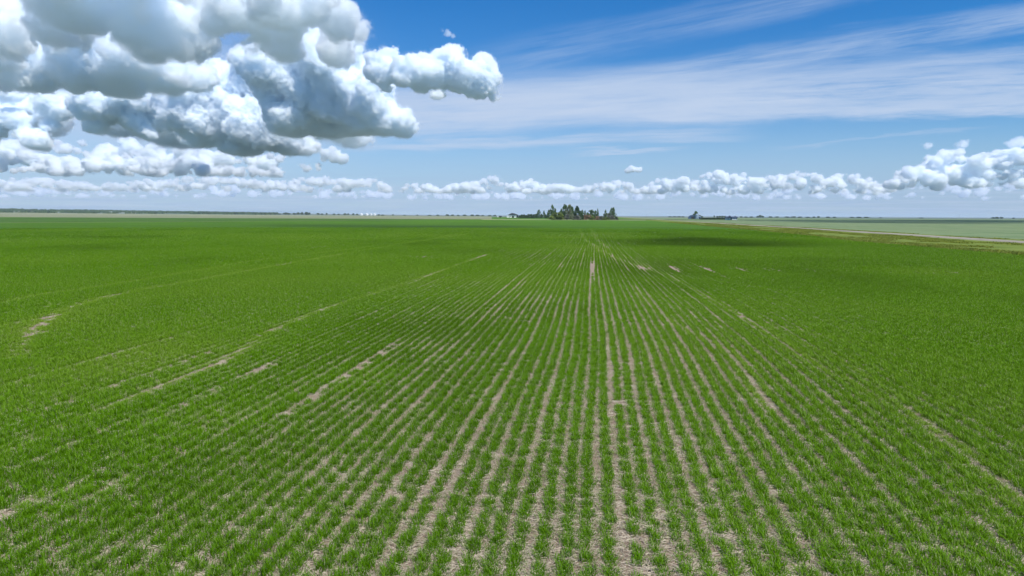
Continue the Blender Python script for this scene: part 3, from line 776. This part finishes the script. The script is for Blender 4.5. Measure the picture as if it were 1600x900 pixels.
# left of the wheat
LB = smooth_line([(-420, 60), (-300, 190), (-225, 300), (-154, 410), (-60, 644), (-36, 705), (-28, 740)], 8)
lb = np.array(LB)
def left_of(u, v):                                          # u 0..1 along the boundary, v metres beyond it
    i = np.clip(u * (len(lb) - 1), 0, len(lb) - 1.001); k = i.astype(int); f = i - k
    p = lb[k] * (1 - f)[:, None] + lb[k + 1] * f[:, None]
    return p[:, 0] - v * 0.80, p[:, 1] + v * 0.60
us = np.linspace(0, 1, 70)
sheet('field_margin', left_of, us, np.linspace(-2, 5, 6), land('margin_grass', (.15, .175, .06), (.26, .27, .13), 0.4), 0.05,
      'thin line of pale dry grass along the left edge of the wheat', 'grass verge')
sheet('dark_green_field', left_of, us, np.concatenate((np.linspace(4.8, 60, 20), np.linspace(70, 420, 30))), land('dark_crop', (.045, .105, .014), (.085, .160, .024), 0.08, (.035, .085, .010), (1, 1, 1)), 0.04,
      'second green field beyond the pale grass line on the left', 'field')
sheet('tan_field', lambda u, v: (-u * v, v), np.linspace(0.03, 1.1, 60), np.geomspace(720, 2600, 40), land('tan_stubble', (.19, .205, .11), (.265, .265, .155), 0.02, (.14, .185, .085)), 0.05,
      'long pale tan stubble field far off on the left', 'field')
sheet('end_margin', lambda u, v: (u * v, v), np.linspace(-0.045, 0.195, 40), np.linspace(632, 745, 24), land('end_grass', (.20, .235, .085), (.34, .345, .18), 0.25, (.15, .20, .06), (1, .3, 1)), 0.07,
      'pale grassy strip at the far end of the wheat in front of the grove', 'grass verge')
sheet('dark_far_field', lambda u, v: (u * v, v), np.linspace(0.13, 0.36, 20), np.linspace(752, 850, 12), land('dark_hedge_ground', (.03, .055, .018), (.05, .085, .025), 0.06), 0.06,
      'dark green strip of crop in front of the farm buildings on the right', 'field')

# tall grass standing on the verge
vm, N, out = new_mat('verge_grass_leaf')
oi = N.n('ShaderNodeObjectInfo'); at = N.n('ShaderNodeAttribute', attribute_name='shade')
c = N.mix(at.outputs['Fac'], rgb(.11, .17, .018), rgb(.33, .33, .09)); c = N.mix(N.m('MULTIPLY', oi.outputs['Random'], 0.6), c, rgb(.22, .26, .03))
df = N.n('ShaderNodeBsdfDiffuse', {'Color': c}); tr = N.n('ShaderNodeBsdfTranslucent', {'Color': c})
mx = N.n('ShaderNodeMixShader', {0: 0.3}); N.put(mx.inputs[1], df); N.put(mx.inputs[2], tr); N.put(out.inputs['Surface'], mx)
vt = bpy.data.collections.new('verge_tufts')
_keep = wm
for v in range(4):
    wm = vm
    vt.objects.link(bpy.data.objects.new('verge_tuft_%d' % v, tuft_mesh('verge_tuft', 0.9, 40, 0.05, 0.30, 2, 0.40, 300 + v)))
wm = _keep
n = 9000
t_ = 55 + 420 * rng.random(n) ** 1.7; s_ = np.where(rng.random(n) < 0.85, rng.uniform(48.8, 69.6, n), rng.uniform(77, 80.3, n))
edge = rng.random(n) < 0.12; s_ = np.where(edge, 49.0 + rng.normal(0, .4, n), s_)
x, y = to_xy(s_, t_); kp = fbm2(s_ / 5, t_ / 18, 3, 4.4) + edge * .3 > 0.44; x, y, edge, t_ = x[kp], y[kp], edge[kp], t_[kp]; n = len(x)
vp = bpy.data.meshes.new('verge_grass'); vp.vertices.add(n); vp.vertices.foreach_set('co', np.stack((x, y, terrain(x, y) + .03), 1).astype(np.float32).ravel())
add_attr(vp, 'turn', np.stack((np.zeros(n), np.zeros(n), rng.uniform(0, 6.28, n)), 1), 'FLOAT_VECTOR')
sz = rng.uniform(.6, 1.2, n); add_attr(vp, 'size', np.stack((sz * 1.5, sz * 1.5, sz * np.where(edge, 1.3, 0.9)), 1), 'FLOAT_VECTOR'); add_attr(vp, 'pick', rng.integers(0, 4, n), 'INT')
scatter(tag(link('verge_grass', vp), 'tall olive and straw coloured grass growing on the roadside verge', 'grass', kind='stuff'), vt)

# ---------------------------------------------------------------- trees
def leaf_mat(name, a, b, tr_=0.25):
    mt, N, out = new_mat(name); at = N.n('ShaderNodeAttribute', attribute_name='shade'); oi = N.n('ShaderNodeObjectInfo')
    c = N.mix(at.outputs['Fac'], rgb(*a), rgb(*b)); c = N.mix(N.m('MULTIPLY', oi.outputs['Random'], 0.35), c, rgb(*[.5 * (p + q) for p, q in zip(a, b)]))
    d = N.n('ShaderNodeBsdfDiffuse', {'Color': c}); t = N.n('ShaderNodeBsdfTranslucent', {'Color': c})
    m_ = N.n('ShaderNodeMixShader', {0: tr_}); N.put(m_.inputs[1], d); N.put(m_.inputs[2], t); N.put(out.inputs['Surface'], m_); return mt
LM = {'spruce': leaf_mat('spruce_needles', (.032, .068, .030), (.08, .135, .055), .1), 'poplar': leaf_mat('poplar_leaves', (.065, .125, .045), (.145, .220, .085)),
      'willow': leaf_mat('willow_leaves', (.16, .185, .10), (.29, .32, .19)), 'shrub': leaf_mat('shrub_leaves', (.12, .17, .035), (.24, .29, .08)),
      'brown': leaf_mat('dry_shrub_leaves', (.22, .15, .085), (.36, .26, .15)), 'grey': leaf_mat('grey_shrub_leaves', (.14, .145, .12), (.26, .26, .21)), 'dark': leaf_mat('dark_shrub_leaves', (.045, .088, .035), (.10, .155, .060))}
bark = plain('bark', (.16, .13, .10), 0.9, 0.3, 3.0)
def tube(V, Fc, p0, p1, r0, r1, n=6):
    p0, p1 = Vector(p0), Vector(p1); d = (p1 - p0).normalized(); a = d.orthogonal().normalized(); b = d.cross(a); i = len(V)
    for p, r in ((p0, r0), (p1, r1)):
        for k in range(n):
            q = p + (a * math.cos(2 * PI * k / n) + b * math.sin(2 * PI * k / n)) * r; V.append(tuple(q))
    for k in range(n): Fc += [i + k, i + (k + 1) % n, i + n + (k + 1) % n, i + n + k]
def crown_mesh(kind, seed, n=850, leaf=None):
    """unit tree: height 1, width about 1 at its widest"""
    rg = np.random.default_rng(seed); V, Fc, sh = [], [], []
    cl = []
    if kind == 'spruce':
        for k in range(60):
            z = 0.06 + 0.92 * rg.random() ** 1.25; r = 0.5 * (1 - z) ** 0.85 * rg.uniform(.5, 1.05); a = rg.uniform(0, 6.28)
            cl.append((r * math.cos(a), r * math.sin(a), z, 0.05 + 0.10 * (1 - z)))
    elif kind == 'poplar':
        for k in range(60):
            z = rg.uniform(.10, .97); w = 0.55 * math.sin(PI * min(1, (z * .9 + .1)) ** .8) ** .7 * rg.uniform(.2, 1.0); a = rg.uniform(0, 6.28)
            cl.append((w * math.cos(a), w * math.sin(a), z, rg.uniform(.05, .12)))
    elif kind == 'willow':
        for k in range(40):
            z = rg.uniform(.18, .95); w = 0.50 * math.sqrt(max(0, 1 - ((z - .52) / .50) ** 2)) * rg.uniform(.2, 1.0); a = rg.uniform(0, 6.28)
            cl.append((w * math.cos(a), w * math.sin(a), z, rg.uniform(.07, .16)))
    else:
        for k in range(40):
            z = rg.uniform(.05, .92); w = 0.52 * math.sqrt(max(0, 1 - (z / 1.02) ** 2)) * rg.uniform(.1, 1.0); a = rg.uniform(0, 6.28)
            cl.append((w * math.cos(a), w * math.sin(a), z, rg.uniform(.09, .20)))
    per = max(4, n // len(cl)); ls = leaf or (0.07 if kind != 'shrub' else 0.085)
    for (x, y, z, r) in cl:
        cs = rg.random()
        for k in range(per):
            d = rg.normal(0, 1, 3); d /= np.linalg.norm(d); q = r * rg.random() ** .4
            c = np.array((x, y, z)) + d * q * np.array((1, 1, .8)); c[2] = max(c[2], 0.01)
            u = rg.normal(0, 1, 3); u /= np.linalg.norm(u); w = np.cross(u, d + rg.normal(0, .5, 3)); w /= np.linalg.norm(w) + 1e-6
            s1, s2 = ls * rg.uniform(.5, 1.1), ls * rg.uniform(.5, 1.1); i = len(V)
            V += [tuple(c - u * s1 - w * s2 * .3), tuple(c + w * s2), tuple(c + u * s1 + w * s2 * .2), tuple(c - w * s2)]
            Fc += [i, i + 1, i + 2, i + 3]; sh += [0.55 * cs + 0.45 * rg.random()] * 4
    return V, Fc, sh
def trunk_geo(kind, seed):
    rg = np.random.default_rng(seed); V, Fc = [], []
    top = {'spruce': .95, 'poplar': .8, 'willow': .6}.get(kind, .5)
    tube(V, Fc, (0, 0, -.01), (rg.normal(0, .01), rg.normal(0, .01), top * .5), .026, .017); tube(V, Fc, (0, 0, top * .49), (rg.normal(0, .03), rg.normal(0, .03), top), .016, .004)
    if kind != 'spruce':
        for k in range(6):
            z = rg.uniform(.15, top * .8); a = rg.uniform(0, 6.28); l = rg.uniform(.15, .35)
            tube(V, Fc, (0, 0, z), (l * math.cos(a), l * math.sin(a), z + l * .8), .010, .003, 5)
    return V, Fc
CROWNS, TRUNKS = {}, {}
def tree_data(kind, var):
    shape = {'brown': 'shrub', 'grey': 'shrub', 'dark': 'shrub'}.get(kind, kind)
    if (kind, var) not in CROWNS:
        V, Fc, sh = crown_mesh(shape, 40 + var * 7 + len(kind)); me = mesh_np(kind + '_crown', V, Fc, 4, [LM[kind]]); add_attr(me, 'shade', sh); CROWNS[kind, var] = me
        V, Fc = trunk_geo(shape, 90 + var); TRUNKS[kind, var] = mesh_np(kind + '_trunk', V, Fc, 4, [bark])
    return CROWNS[kind, var], TRUNKS[kind, var]
NAMES = {'spruce': ('spruce_tree', 'tree'), 'poplar': ('poplar_tree', 'tree'), 'willow': ('willow_tree', 'tree'), 'shrub': ('shrub', 'shrub'), 'brown': ('shrub', 'shrub'), 'grey': ('shrub', 'shrub'), 'dark': ('shrub', 'shrub')}
_tv = [0]
def plant(px, top_py, w_px, dist, kind, label, group=None, base_lift=0.0):
    d = ray(px, 337); x, y = d.x * dist, dist; z = float(terrain(np.array([x]), np.array([y]))[0])
    top = CAM_H + ray(px, top_py).z * dist; h = max(1.2, top - z) * 1.04; w = max(0.8, (1.75 if kind in ('poplar', 'spruce') else 1.35) * w_px * dist / F)
    _tv[0] += 1; var = _tv[0] % 3; cme, tme = tree_data(kind, var); nm, cat = NAMES[kind]
    root = link(nm, None); root.location = (x, y, z); root.rotation_euler = (0, 0, random.uniform(0, 6.28))
    root.scale = (w, w, h)
    tag(root, label, cat, group); link('trunk', tme, root); link('crown', cme, root); return root
GR = 'trees and shrubs of the grove at the end of the field'
for a in [
    (857.5, 328.5, 4, 690, 'poplar', 'narrow dark tree at the left edge of the grove, in front of the hedge end'),
    (863.2, 321.3, 6, 715, 'poplar', 'tall dark leaning tree behind the light green shrubs at the grove left'),
    (867.3, 326.5, 4, 740, 'poplar', 'shorter dark tree beside the tall leaning one at the grove left'),
    (865.5, 334.0, 11, 682, 'shrub', 'light olive shrub under the tall dark trees at the grove left'),
    (873.5, 332.2, 15, 680, 'shrub', 'broad light green shrub, largest one along the front of the grove'),
    (876.8, 327.0, 4, 830, 'poplar', 'small thin tree seen in the gap behind the broad light shrub'),
    (878.5, 332.8, 7, 735, 'dark', 'dark bush in the gap between the light shrub and the tall middle tree'),
    (882.8, 320.8, 7, 705, 'poplar', 'tall dark green tree in the middle left of the grove beside the pale willow'),
    (889.8, 320.8, 9, 690, 'willow', 'tall pale grey green willow in the middle of the grove'),
    (893.5, 324.5, 7, 720, 'poplar', 'mid green tree between the pale willow and the dark spruce'),
    (886.8, 335.0, 7, 680, 'grey', 'grey bush at the foot of the pale willow, on its left'),
    (893.5, 335.5, 8, 680, 'willow', 'low pale bush at the foot of the pale willow, on its right'),
    (901.5, 323.0, 10, 690, 'spruce', 'dark pointed spruce, tallest conifer of the grove'),
    (905.5, 329.0, 7, 700, 'dark', 'dark bushy growth against the right side of the pointed spruce'),
    (902.0, 336.5, 8, 680, 'grey', 'grey shrub in front of the pointed spruce'),
    (909.5, 329.0, 4, 760, 'poplar', 'slim tree just right of the pointed spruce'),
    (909.0, 335.5, 6, 690, 'dark', 'dark low shrub right of the grey one, below the spruce'),
    (914.0, 330.0, 3, 800, 'poplar', 'very thin blue green tree behind the brown shrubs'),
    (918.5, 332.5, 5, 790, 'dark', 'small dark round tree behind the brown shrubs'),
    (924.0, 328.8, 9, 770, 'poplar', 'round topped tree above the brown shrubs right of the grove middle'),
    (930.5, 329.8, 4, 760, 'poplar', 'dark slim tree beside the thin column tree'),
    (933.8, 327.2, 2.4, 750, 'poplar', 'thin column shaped tree, most slender one of the grove'),
    (915.0, 335.8, 9, 700, 'brown', 'rusty brown dry shrub at the front, left end of the brown row'),
    (921.5, 336.0, 9, 695, 'brown', 'pale brown dry shrub in the middle of the brown row'),
    (926.0, 337.2, 8, 675, 'shrub', 'green shrub at the foot of the round topped tree'),
    (933.0, 338.0, 7, 670, 'brown', 'dark brown low shrub in front of the thin column tree'),
    (939.5, 338.0, 9, 670, 'grey', 'mauve grey low shrub between the brown and the olive one'),
    (946.5, 339.2, 9, 668, 'shrub', 'low olive shrub at the front right of the grove'),
    (946.0, 328.6, 4, 740, 'poplar', 'dark slim tree behind the low olive shrub at the grove right'),
    (951.5, 333.5, 6, 760, 'grey', 'small grey green tree between the two dark trees at the grove right'),
    (955.2, 326.2, 4, 735, 'poplar', 'left one of the two close dark trees at the right end of the grove'),
    (958.2, 325.3, 4.6, 730, 'poplar', 'right one of the two close dark trees at the right end of the grove'),
    (955.5, 336.5, 10, 700, 'grey', 'grey shrub under the two close dark trees at the right end'),
    (963.3, 338.6, 5, 700, 'dark', 'small dark shrub, last one at the right end of the grove'),
]: plant(*a, group=GR)
HG = 'hedge trees behind the left of the grove'
for k, (px, ty, w) in enumerate([(812, 336.2, 4), (815.5, 335.5, 4), (819, 335.2, 3.5), (822.5, 336, 4), (826, 335.0, 5), (830, 334.6, 5), (834, 334.8, 5), (838, 334.5, 5), (846, 334.6, 5), (853, 335, 5)]):
    plant(px, ty, w, 1020 + 13 * (k % 3), 'dark', 'low bush in the dark hedge running from the white house to the grove', HG)
plant(842.0, 328.6, 4.5, 1000, 'poplar', 'broader one of the two trees rising out of the dark hedge', HG)
plant(850.0, 329.8, 2.6, 1000, 'poplar', 'slimmer one of the two trees rising out of the dark hedge', HG)
# scattered far trees, each one mesh of trunk and crown
def far_mesh(kind, var):
    shape = {'dark': 'shrub'}.get(kind, kind)
    V, Fc, sh = crown_mesh(shape, 140 + var, 300, 0.17); i0 = len(V); V2, F2 = trunk_geo(shape, 5 + var)
    me = mesh_np('far_tree', V + V2, Fc + [f + i0 for f in F2], 4, [LM['dark']]); add_attr(me, 'shade', sh + [0.1] * len(V2)); return me
FM = [far_mesh(k, v) for k, v in (('dark', 0), ('dark', 1), ('willow', 2), ('poplar', 3))]
def far_tree(px, h_px, w_px, dist, label, group, m_=None):
    x, y = ray(px, 337).x * dist, dist; z = float(terrain(np.array([x]), np.array([y]))[0])
    o = link('tree', FM[random.randrange(3) if m_ is None else m_]); w = w_px * dist / F
    o.location = (x, y, z - .1); o.scale = (w, w, h_px * dist / F); o.rotation_euler = (0, 0, random.uniform(0, 6.28)); tag(o, label, 'tree', group)
for px, h, w in [(405, 2, 6), (415, 3, 5), (422, 2.2, 5), (431, 2.6, 5), (437, 2, 5), (446, 3, 7), (451, 2.4, 6), (460, 2.6, 6), (466, 3.4, 6), (472, 3.6, 6), (479, 4.2, 6), (483, 3.2, 5), (497, 2.6, 5), (503, 2.4, 4), (510.5, 3, 3.2), (522, 2.2, 4), (529, 2, 4), (539, 2.8, 5), (544, 2.4, 4), (552, 2.8, 4), (558, 2.2, 4)]:
    far_tree(px, h, w, 3100 + 40 * random.random(), 'tiny dark tree on the left horizon, in the broken row before the white bins', 'far trees left of the white bins')
for px, h, w in [(592, 2, 5), (598, 1.8, 5), (614, 2.4, 2.4), (632, 1.6, 4), (652, 2, 3), (671, 1.8, 6), (684, 2, 5), (699, 2.6, 6), (707, 2.2, 6), (716, 2, 5), (726, 2.4, 6), (738, 2.4, 7), (746, 2.2, 7), (754, 1.8, 6), (765, 2, 6), (773, 2, 5)]:
    far_tree(px, h, w, 2700 + 60 * random.random(), 'tiny dark tree on the horizon between the white bins and the white house', 'far trees right of the white bins')
for px, h, w in [(1047, 1.6, 6), (1054, 1.8, 6), (1061, 1.8, 6), (1067, 1.6, 5), (1097, 2.2, 4), (1116, 3.2, 2.2), (1121, 2.4, 4), (1125, 2.6, 4), (1129, 2.8, 4), (1133, 2.6, 4), (1158, 2, 5), (1166, 1.8, 6), (1174, 1.8, 6)]:
    far_tree(px, h, w, 2300 + 60 * random.random(), 'tiny tree on the horizon around the farm buildings on the right', 'far trees by the right farm')
for px, h, w in [(1184, 2.6, 4), (1188, 3.6, 5), (1192, 2.6, 4), (1204, 2, 7), (1214, 1.8, 6), (1230, 1.8, 8), (1240, 2, 8), (1250, 1.8, 7), (1262, 1.7, 7), (1272, 2, 5), (1279, 2.6, 4), (1294, 2, 6), (1304, 1.8, 6), (1331, 1.8, 7), (1342, 2, 8), (1354, 1.8, 8), (1376, 1.2, 5), (1440, 1.2, 7), (1552, 2.2, 5), (1558, 2.6, 6), (1565, 2.4, 6), (1584, 1.6, 4)]:
    far_tree(px, h, w, 2500 + 60 * random.random(), 'tiny tree on the flat horizon beyond the pale field on the right', 'far trees beyond the pale field')
# wooded rise far off to the left: reads as one mass
V, Fc, sh = [], [], []
rg = np.random.default_rng(77)
for k in range(2600):
    az = rg.uniform(-0.70, -0.33); r = rg.uniform(4200, 5600) if rg.random() < .7 else rg.uniform(3000, 4200)
    if fbm2(np.array([az * 30]), np.array([r / 260.0]), 3, 1.5)[0] < 0.46: continue
    x, y = r * math.sin(az), r * math.cos(az); z = float(terrain(np.array([x]), np.array([y]))[0]); hh = rg.uniform(4, 9); w = rg.uniform(9, 22); s0 = rg.random()
    for q in range(5):
        i = len(V); a = rg.uniform(0, PI); ex, ey = math.cos(a) * w * .5, math.sin(a) * w * .5; ox, oy = rg.normal(0, w * .25, 2); t_ = hh * rg.uniform(.7, 1.1)
        V += [(x + ox - ex, y + oy - ey, z - .3), (x + ox + ex, y + oy + ey, z - .3), (x + ox + ex * .6, y + oy + ey * .6, z + t_ * .8), (x + ox - ex * .3, y + oy - ey * .3, z + t_)]
        Fc += [i, i + 1, i + 2, i + 3]; sh += [s0 * .7 + .3 * rg.random()] * 4
me = mesh_np('distant_woods', V, Fc, 4, [LM['dark']]); add_attr(me, 'shade', sh)
tag(link('distant_woods', me), 'dark wooded rise along the far left horizon', 'woods', kind='stuff')

# ---------------------------------------------------------------- farm buildings
white = plain('white_siding', (.80, .79, .76), 0.6, 0.05, 1.5); dark_roof = plain('dark_shingle', (.045, .050, .062), 0.8, 0.25, 2.0)
navy_roof = plain('navy_metal_roof', (.040, .052, .085), 0.45, 0.15, 1.0); glass = plain('dark_glass', (.02, .025, .03), 0.15, 0.1, 1.0, spec=.6)
dark_open = plain('dark_doorway', (.03, .03, .03), 0.9, 0.2); blue_steel = plain('blue_steel', (.055, .095, .17), 0.45, 0.15, 0.6); grey_steel = plain('grey_steel', (.34, .40, .47), 0.4, 0.15, 0.8, metal=.3)
tyre = plain('tyre_rubber', (.02, .02, .02), 0.9, 0.2); red_paint = plain('dull_red_paint', (.30, .09, .06), 0.6, 0.2); wood = plain('weathered_wood', (.20, .16, .12), 0.9, 0.25)
class MB:
    def __init__(self): self.v, self.f = [], []
    def box(self, x0, x1, y0, y1, z0, z1):
        i = len(self.v); self.v += [(x, y, z) for z in (z0, z1) for (x, y) in ((x0, y0), (x1, y0), (x1, y1), (x0, y1))]
        self.f += [(i, i + 3, i + 2, i + 1), (i + 4, i + 5, i + 6, i + 7)] + [(i + k, i + (k + 1) % 4, i + 4 + (k + 1) % 4, i + 4 + k) for k in range(4)]; return self
    def prism(self, prof, y0, y1):
        """profile in x, z pushed along y"""
        i, n = len(self.v), len(prof); self.v += [(x, y0, z) for x, z in prof] + [(x, y1, z) for x, z in prof]
        self.f += [tuple(i + k for k in range(n)), tuple(i + n + k for k in reversed(range(n)))] + [(i + k, i + n + k, i + n + (k + 1) % n, i + (k + 1) % n) for k in range(n)]; return self
    def prism_x(self, prof, x0, x1):
        i, n = len(self.v), len(prof); self.v += [(x0, y, z) for y, z in prof] + [(x1, y, z) for y, z in prof]
        self.f += [tuple(i + k for k in reversed(range(n))), tuple(i + n + k for k in range(n))] + [(i + k, i + (k + 1) % n, i + n + (k + 1) % n, i + n + k) for k in range(n)]; return self
    def lathe(self, prof, cx, cy, n=20):
        i, m_ = len(self.v), len(prof)
        for r, z in prof: self.v += [(cx + r * math.cos(2 * PI * k / n), cy + r * math.sin(2 * PI * k / n), z) for k in range(n)]
        for j in range(m_ - 1): self.f += [(i + j * n + k, i + j * n + (k + 1) % n, i + (j + 1) * n + (k + 1) % n, i + (j + 1) * n + k) for k in range(n)]
        return self
    def wheel(self, cx, cy, cz, r, w, n=14):
        i = len(self.v)
        for y in (cy - w / 2, cy + w / 2): self.v += [(cx + r * math.cos(2 * PI * k / n), y, cz + r * math.sin(2 * PI * k / n)) for k in range(n)]
        self.f += [tuple(i + k for k in range(n)), tuple(i + n + k for k in reversed(range(n)))] + [(i + k, i + n + k, i + n + (k + 1) % n, i + (k + 1) % n) for k in range(n)]; return self
    def build(self, name, mat, parent=None):
        me = bpy.data.meshes.new(name); me.from_pydata(self.v, [], self.f); me.update(); me.materials.append(mat); return link(name, me, parent)
def root_at(name, px, dist, rz, label, cat, group=None):
    x, y = ray(px, 337).x * dist, dist; o = link(name, None); o.location = (x, y, float(terrain(np.array([x]), np.array([y]))[0])); o.rotation_euler = (0, 0, rz)
    return tag(o, label, cat, group)
# white house with a wide dark hipped roof and a garage opening, left of the grove
h = root_at('house', 802.0, 1290, R(4), 'white house with a wide dark roof and dark garage opening, left of the grove', 'house')
h.scale = (1.1, 1.1, 1.25)
MB().box(-6.2, 5.0, 0, 9, 0, 3.9).build('wall', white, h)
MB().prism([(-9.2, 3.7), (9.0, 3.7), (9.2, 3.95), (1.6, 6.4), (-2.2, 6.9), (-9.4, 3.95)], -0.8, 9.8).build('roof', dark_roof, h)
MB().box(-2.6, 1.4, -0.05, 0.05, 0.02, 2.7).build('garage_door', dark_open, h)
for wx in (-5.0, 3.0): MB().box(wx - .6, wx + .6, -0.06, 0.04, 1.2, 2.5).build('window', glass, h)
MB().box(6.0, 8.4, 1.0, 8.0, 0, 3.6).build('side_wing', dark_roof, h)
g = root_at('shed', 793.6, 1285, R(4), 'small white shed just left of the white house', 'shed')
MB().box(-2.0, 2.0, 0, 3.5, 0, 2.5).build('wall', white, g); MB().prism([(-2.4, 2.45), (2.4, 2.45), (0, 3.6)], -.3, 3.8).build('roof', white, g); MB().box(-.6, .5, -.05, .04, .02, 2.0).build('door', white, g)
# small farm truck
k = root_at('farm_truck', 781.0, 1280, R(6), 'farm truck with white cab and dark box standing left of the white shed', 'truck')
MB().prism([(-4.6, .7), (-2.4, .7), (-2.4, 2.9), (-3.7, 2.9), (-4.1, 1.9), (-4.6, 1.7)], -1.1, 1.1).build('cab', white, k)
MB().prism([(-2.1, 1.0), (3.2, 1.0), (3.5, 3.2), (-2.2, 3.2)], -1.2, 1.2).build('grain_box', dark_roof, k); MB().box(-4.4, 3.2, -.5, .5, .6, .95).build('chassis', red_paint, k)
for wx in (-3.5, 1.0, 2.2):
    for wy in (-1.0, 1.0): MB().wheel(wx, wy, .5, .5, .35).build('wheel', tyre, k)
MB().prism([(-4.12, 1.95), (-3.72, 2.75), (-3.76, 2.75), (-4.16, 1.95)], -.9, .9).build('windscreen', glass, k)
# white storage bins far left
for px, w, lab in ((565, 4.4, 'leftmost of the white bins on the left horizon, a large bright one'), (573.4, 4.8, 'middle white bin on the left horizon, widest of the row'), (580, 3.0, 'small faint white bin in the gap of the row on the left horizon'), (585.4, 4.0, 'rightmost of the white bins on the left horizon')):
    b = root_at('grain_bin', px, 3050, 0, lab, 'grain bin', 'white bins on the left horizon'); r = w * 3050 / F / 2; hh = 2.1 * 3050 / F
    MB().lathe([(r, 0), (r, hh)], 0, 0).build('wall', white, b); MB().lathe([(r * 1.04, hh), (r * .15, hh * 1.45), (0, hh * 1.45)], 0, 0).build('roof', white, b)
# blue round roofed shed, steel bins and a tree, right of the field
q = root_at('quonset_shed', 1082.2, 1050, R(-8), 'dark blue round roofed metal shed beside the steel bins on the right', 'shed')
arch = [(5.4 * math.cos(PI * j / 14), 6.0 * math.sin(PI * j / 14) ** .8) for j in range(15)]
MB().prism(arch, 0, 14).build('shell', blue_steel, q); MB().box(-2.0, 2.0, -.06, .05, .02, 3.8).build('door', dark_open, q)
for px, r, hh, lab in ((1089.0, 2.6, 7.8, 'tall grey blue steel bin between the round roofed shed and the shorter bin'), (1093.0, 2.4, 4.6, 'short steel bin at the right end of the blue farm group')):
    b = root_at('grain_bin', px, 1048, 0, lab, 'grain bin', 'steel bins by the blue shed')
    MB().lathe([(r, 0), (r, hh * .78)], 0, 0).build('wall', grey_steel if hh > 6 else blue_steel, b); MB().lathe([(r * 1.05, hh * .78), (r * .2, hh), (0, hh)], 0, 0).build('roof', grey_steel, b)
    MB().box(-.5, .5, -r - .06, -r + .1, .3, 1.9).build('hatch', dark_open, b)
plant(1087.6, 330.6, 6.5, 1075, 'poplar', 'grey green tree standing up behind the blue round roofed shed')
plant(1093.5, 336.4, 5, 1060, 'dark', 'dark bush behind the short steel bin on the right')
for px in range(1098, 1135, 5): plant(px, 340.2, 7, 905, 'dark', 'low dark bush in the row between the blue shed and the white walled house', 'row of dark bushes by the right farm')
# white walled house with a navy roof
h = root_at('house', 1143.5, 820, R(-5), 'long white walled house with navy roof and one gable, on the right horizon', 'house')
MB().box(-6.3, 6.5, 0, 7, 0, 2.4).build('wall', white, h)
rf = MB().prism_x([(-.7, 2.3), (7.7, 2.3), (3.5, 4.1)], -6.9, 7.1).build('roof', navy_roof, h)
MB().prism([(-5.4, 2.32), (0.4, 2.32), (-2.4, 5.1)], -1.6, 3.4).build('gable', navy_roof, h)
MB().box(-1.4, .3, -.06, .04, .02, 2.1).build('door', dark_open, h)
for wx in (-5.6, -3.4, 1.6, 3.6, 5.6): MB().box(wx - .45, wx + .45, -.05, .04, .7, 1.9).build('window', glass, h)
MB().box(4.4, 5.1, 3.0, 3.7, 3.8, 4.7).build('chimney', dark_roof, rf)
# poles
for px, top, d_, lab in ((1499, 334.2, 2300, 'utility pole standing alone on the far right horizon'), (1010.3, 335.2, 1400, 'utility pole on the horizon between the grove and the blue shed'), (964.6, 336.4, 640, 'wooden post at the right end of the grove')):
    p = root_at('utility_pole' if d_ > 1000 else 'wooden_post', px, d_, R(20), lab, 'pole'); hh = CAM_H + ray(px, top).z * d_
    r = .16 if d_ > 1000 else .12
    MB().lathe([(r * 1.2, 0), (r * .8, hh), (0, hh)], 0, 0, 8).build('shaft', wood, p)
    if d_ > 1000: MB().box(-1.2, 1.2, -.07, .07, hh - .9, hh - .7).build('crossarm', wood, p)

# ---------------------------------------------------------------- the air
hm, N, out = new_mat('haze_air')
N.put(out.inputs['Volume'], N.n('ShaderNodeVolumePrincipled', {'Color': rgb(*HAZE_COL), 'Density': HAZE_DENS, 'Anisotropy': 0.0}))
hz = MB().box(-30600, 30600, -30600, 30600, -2.0, 58.0).build('haze', hm)
tag(hz, 'thin pale blue air lying over the plain', 'haze', kind='stuff')
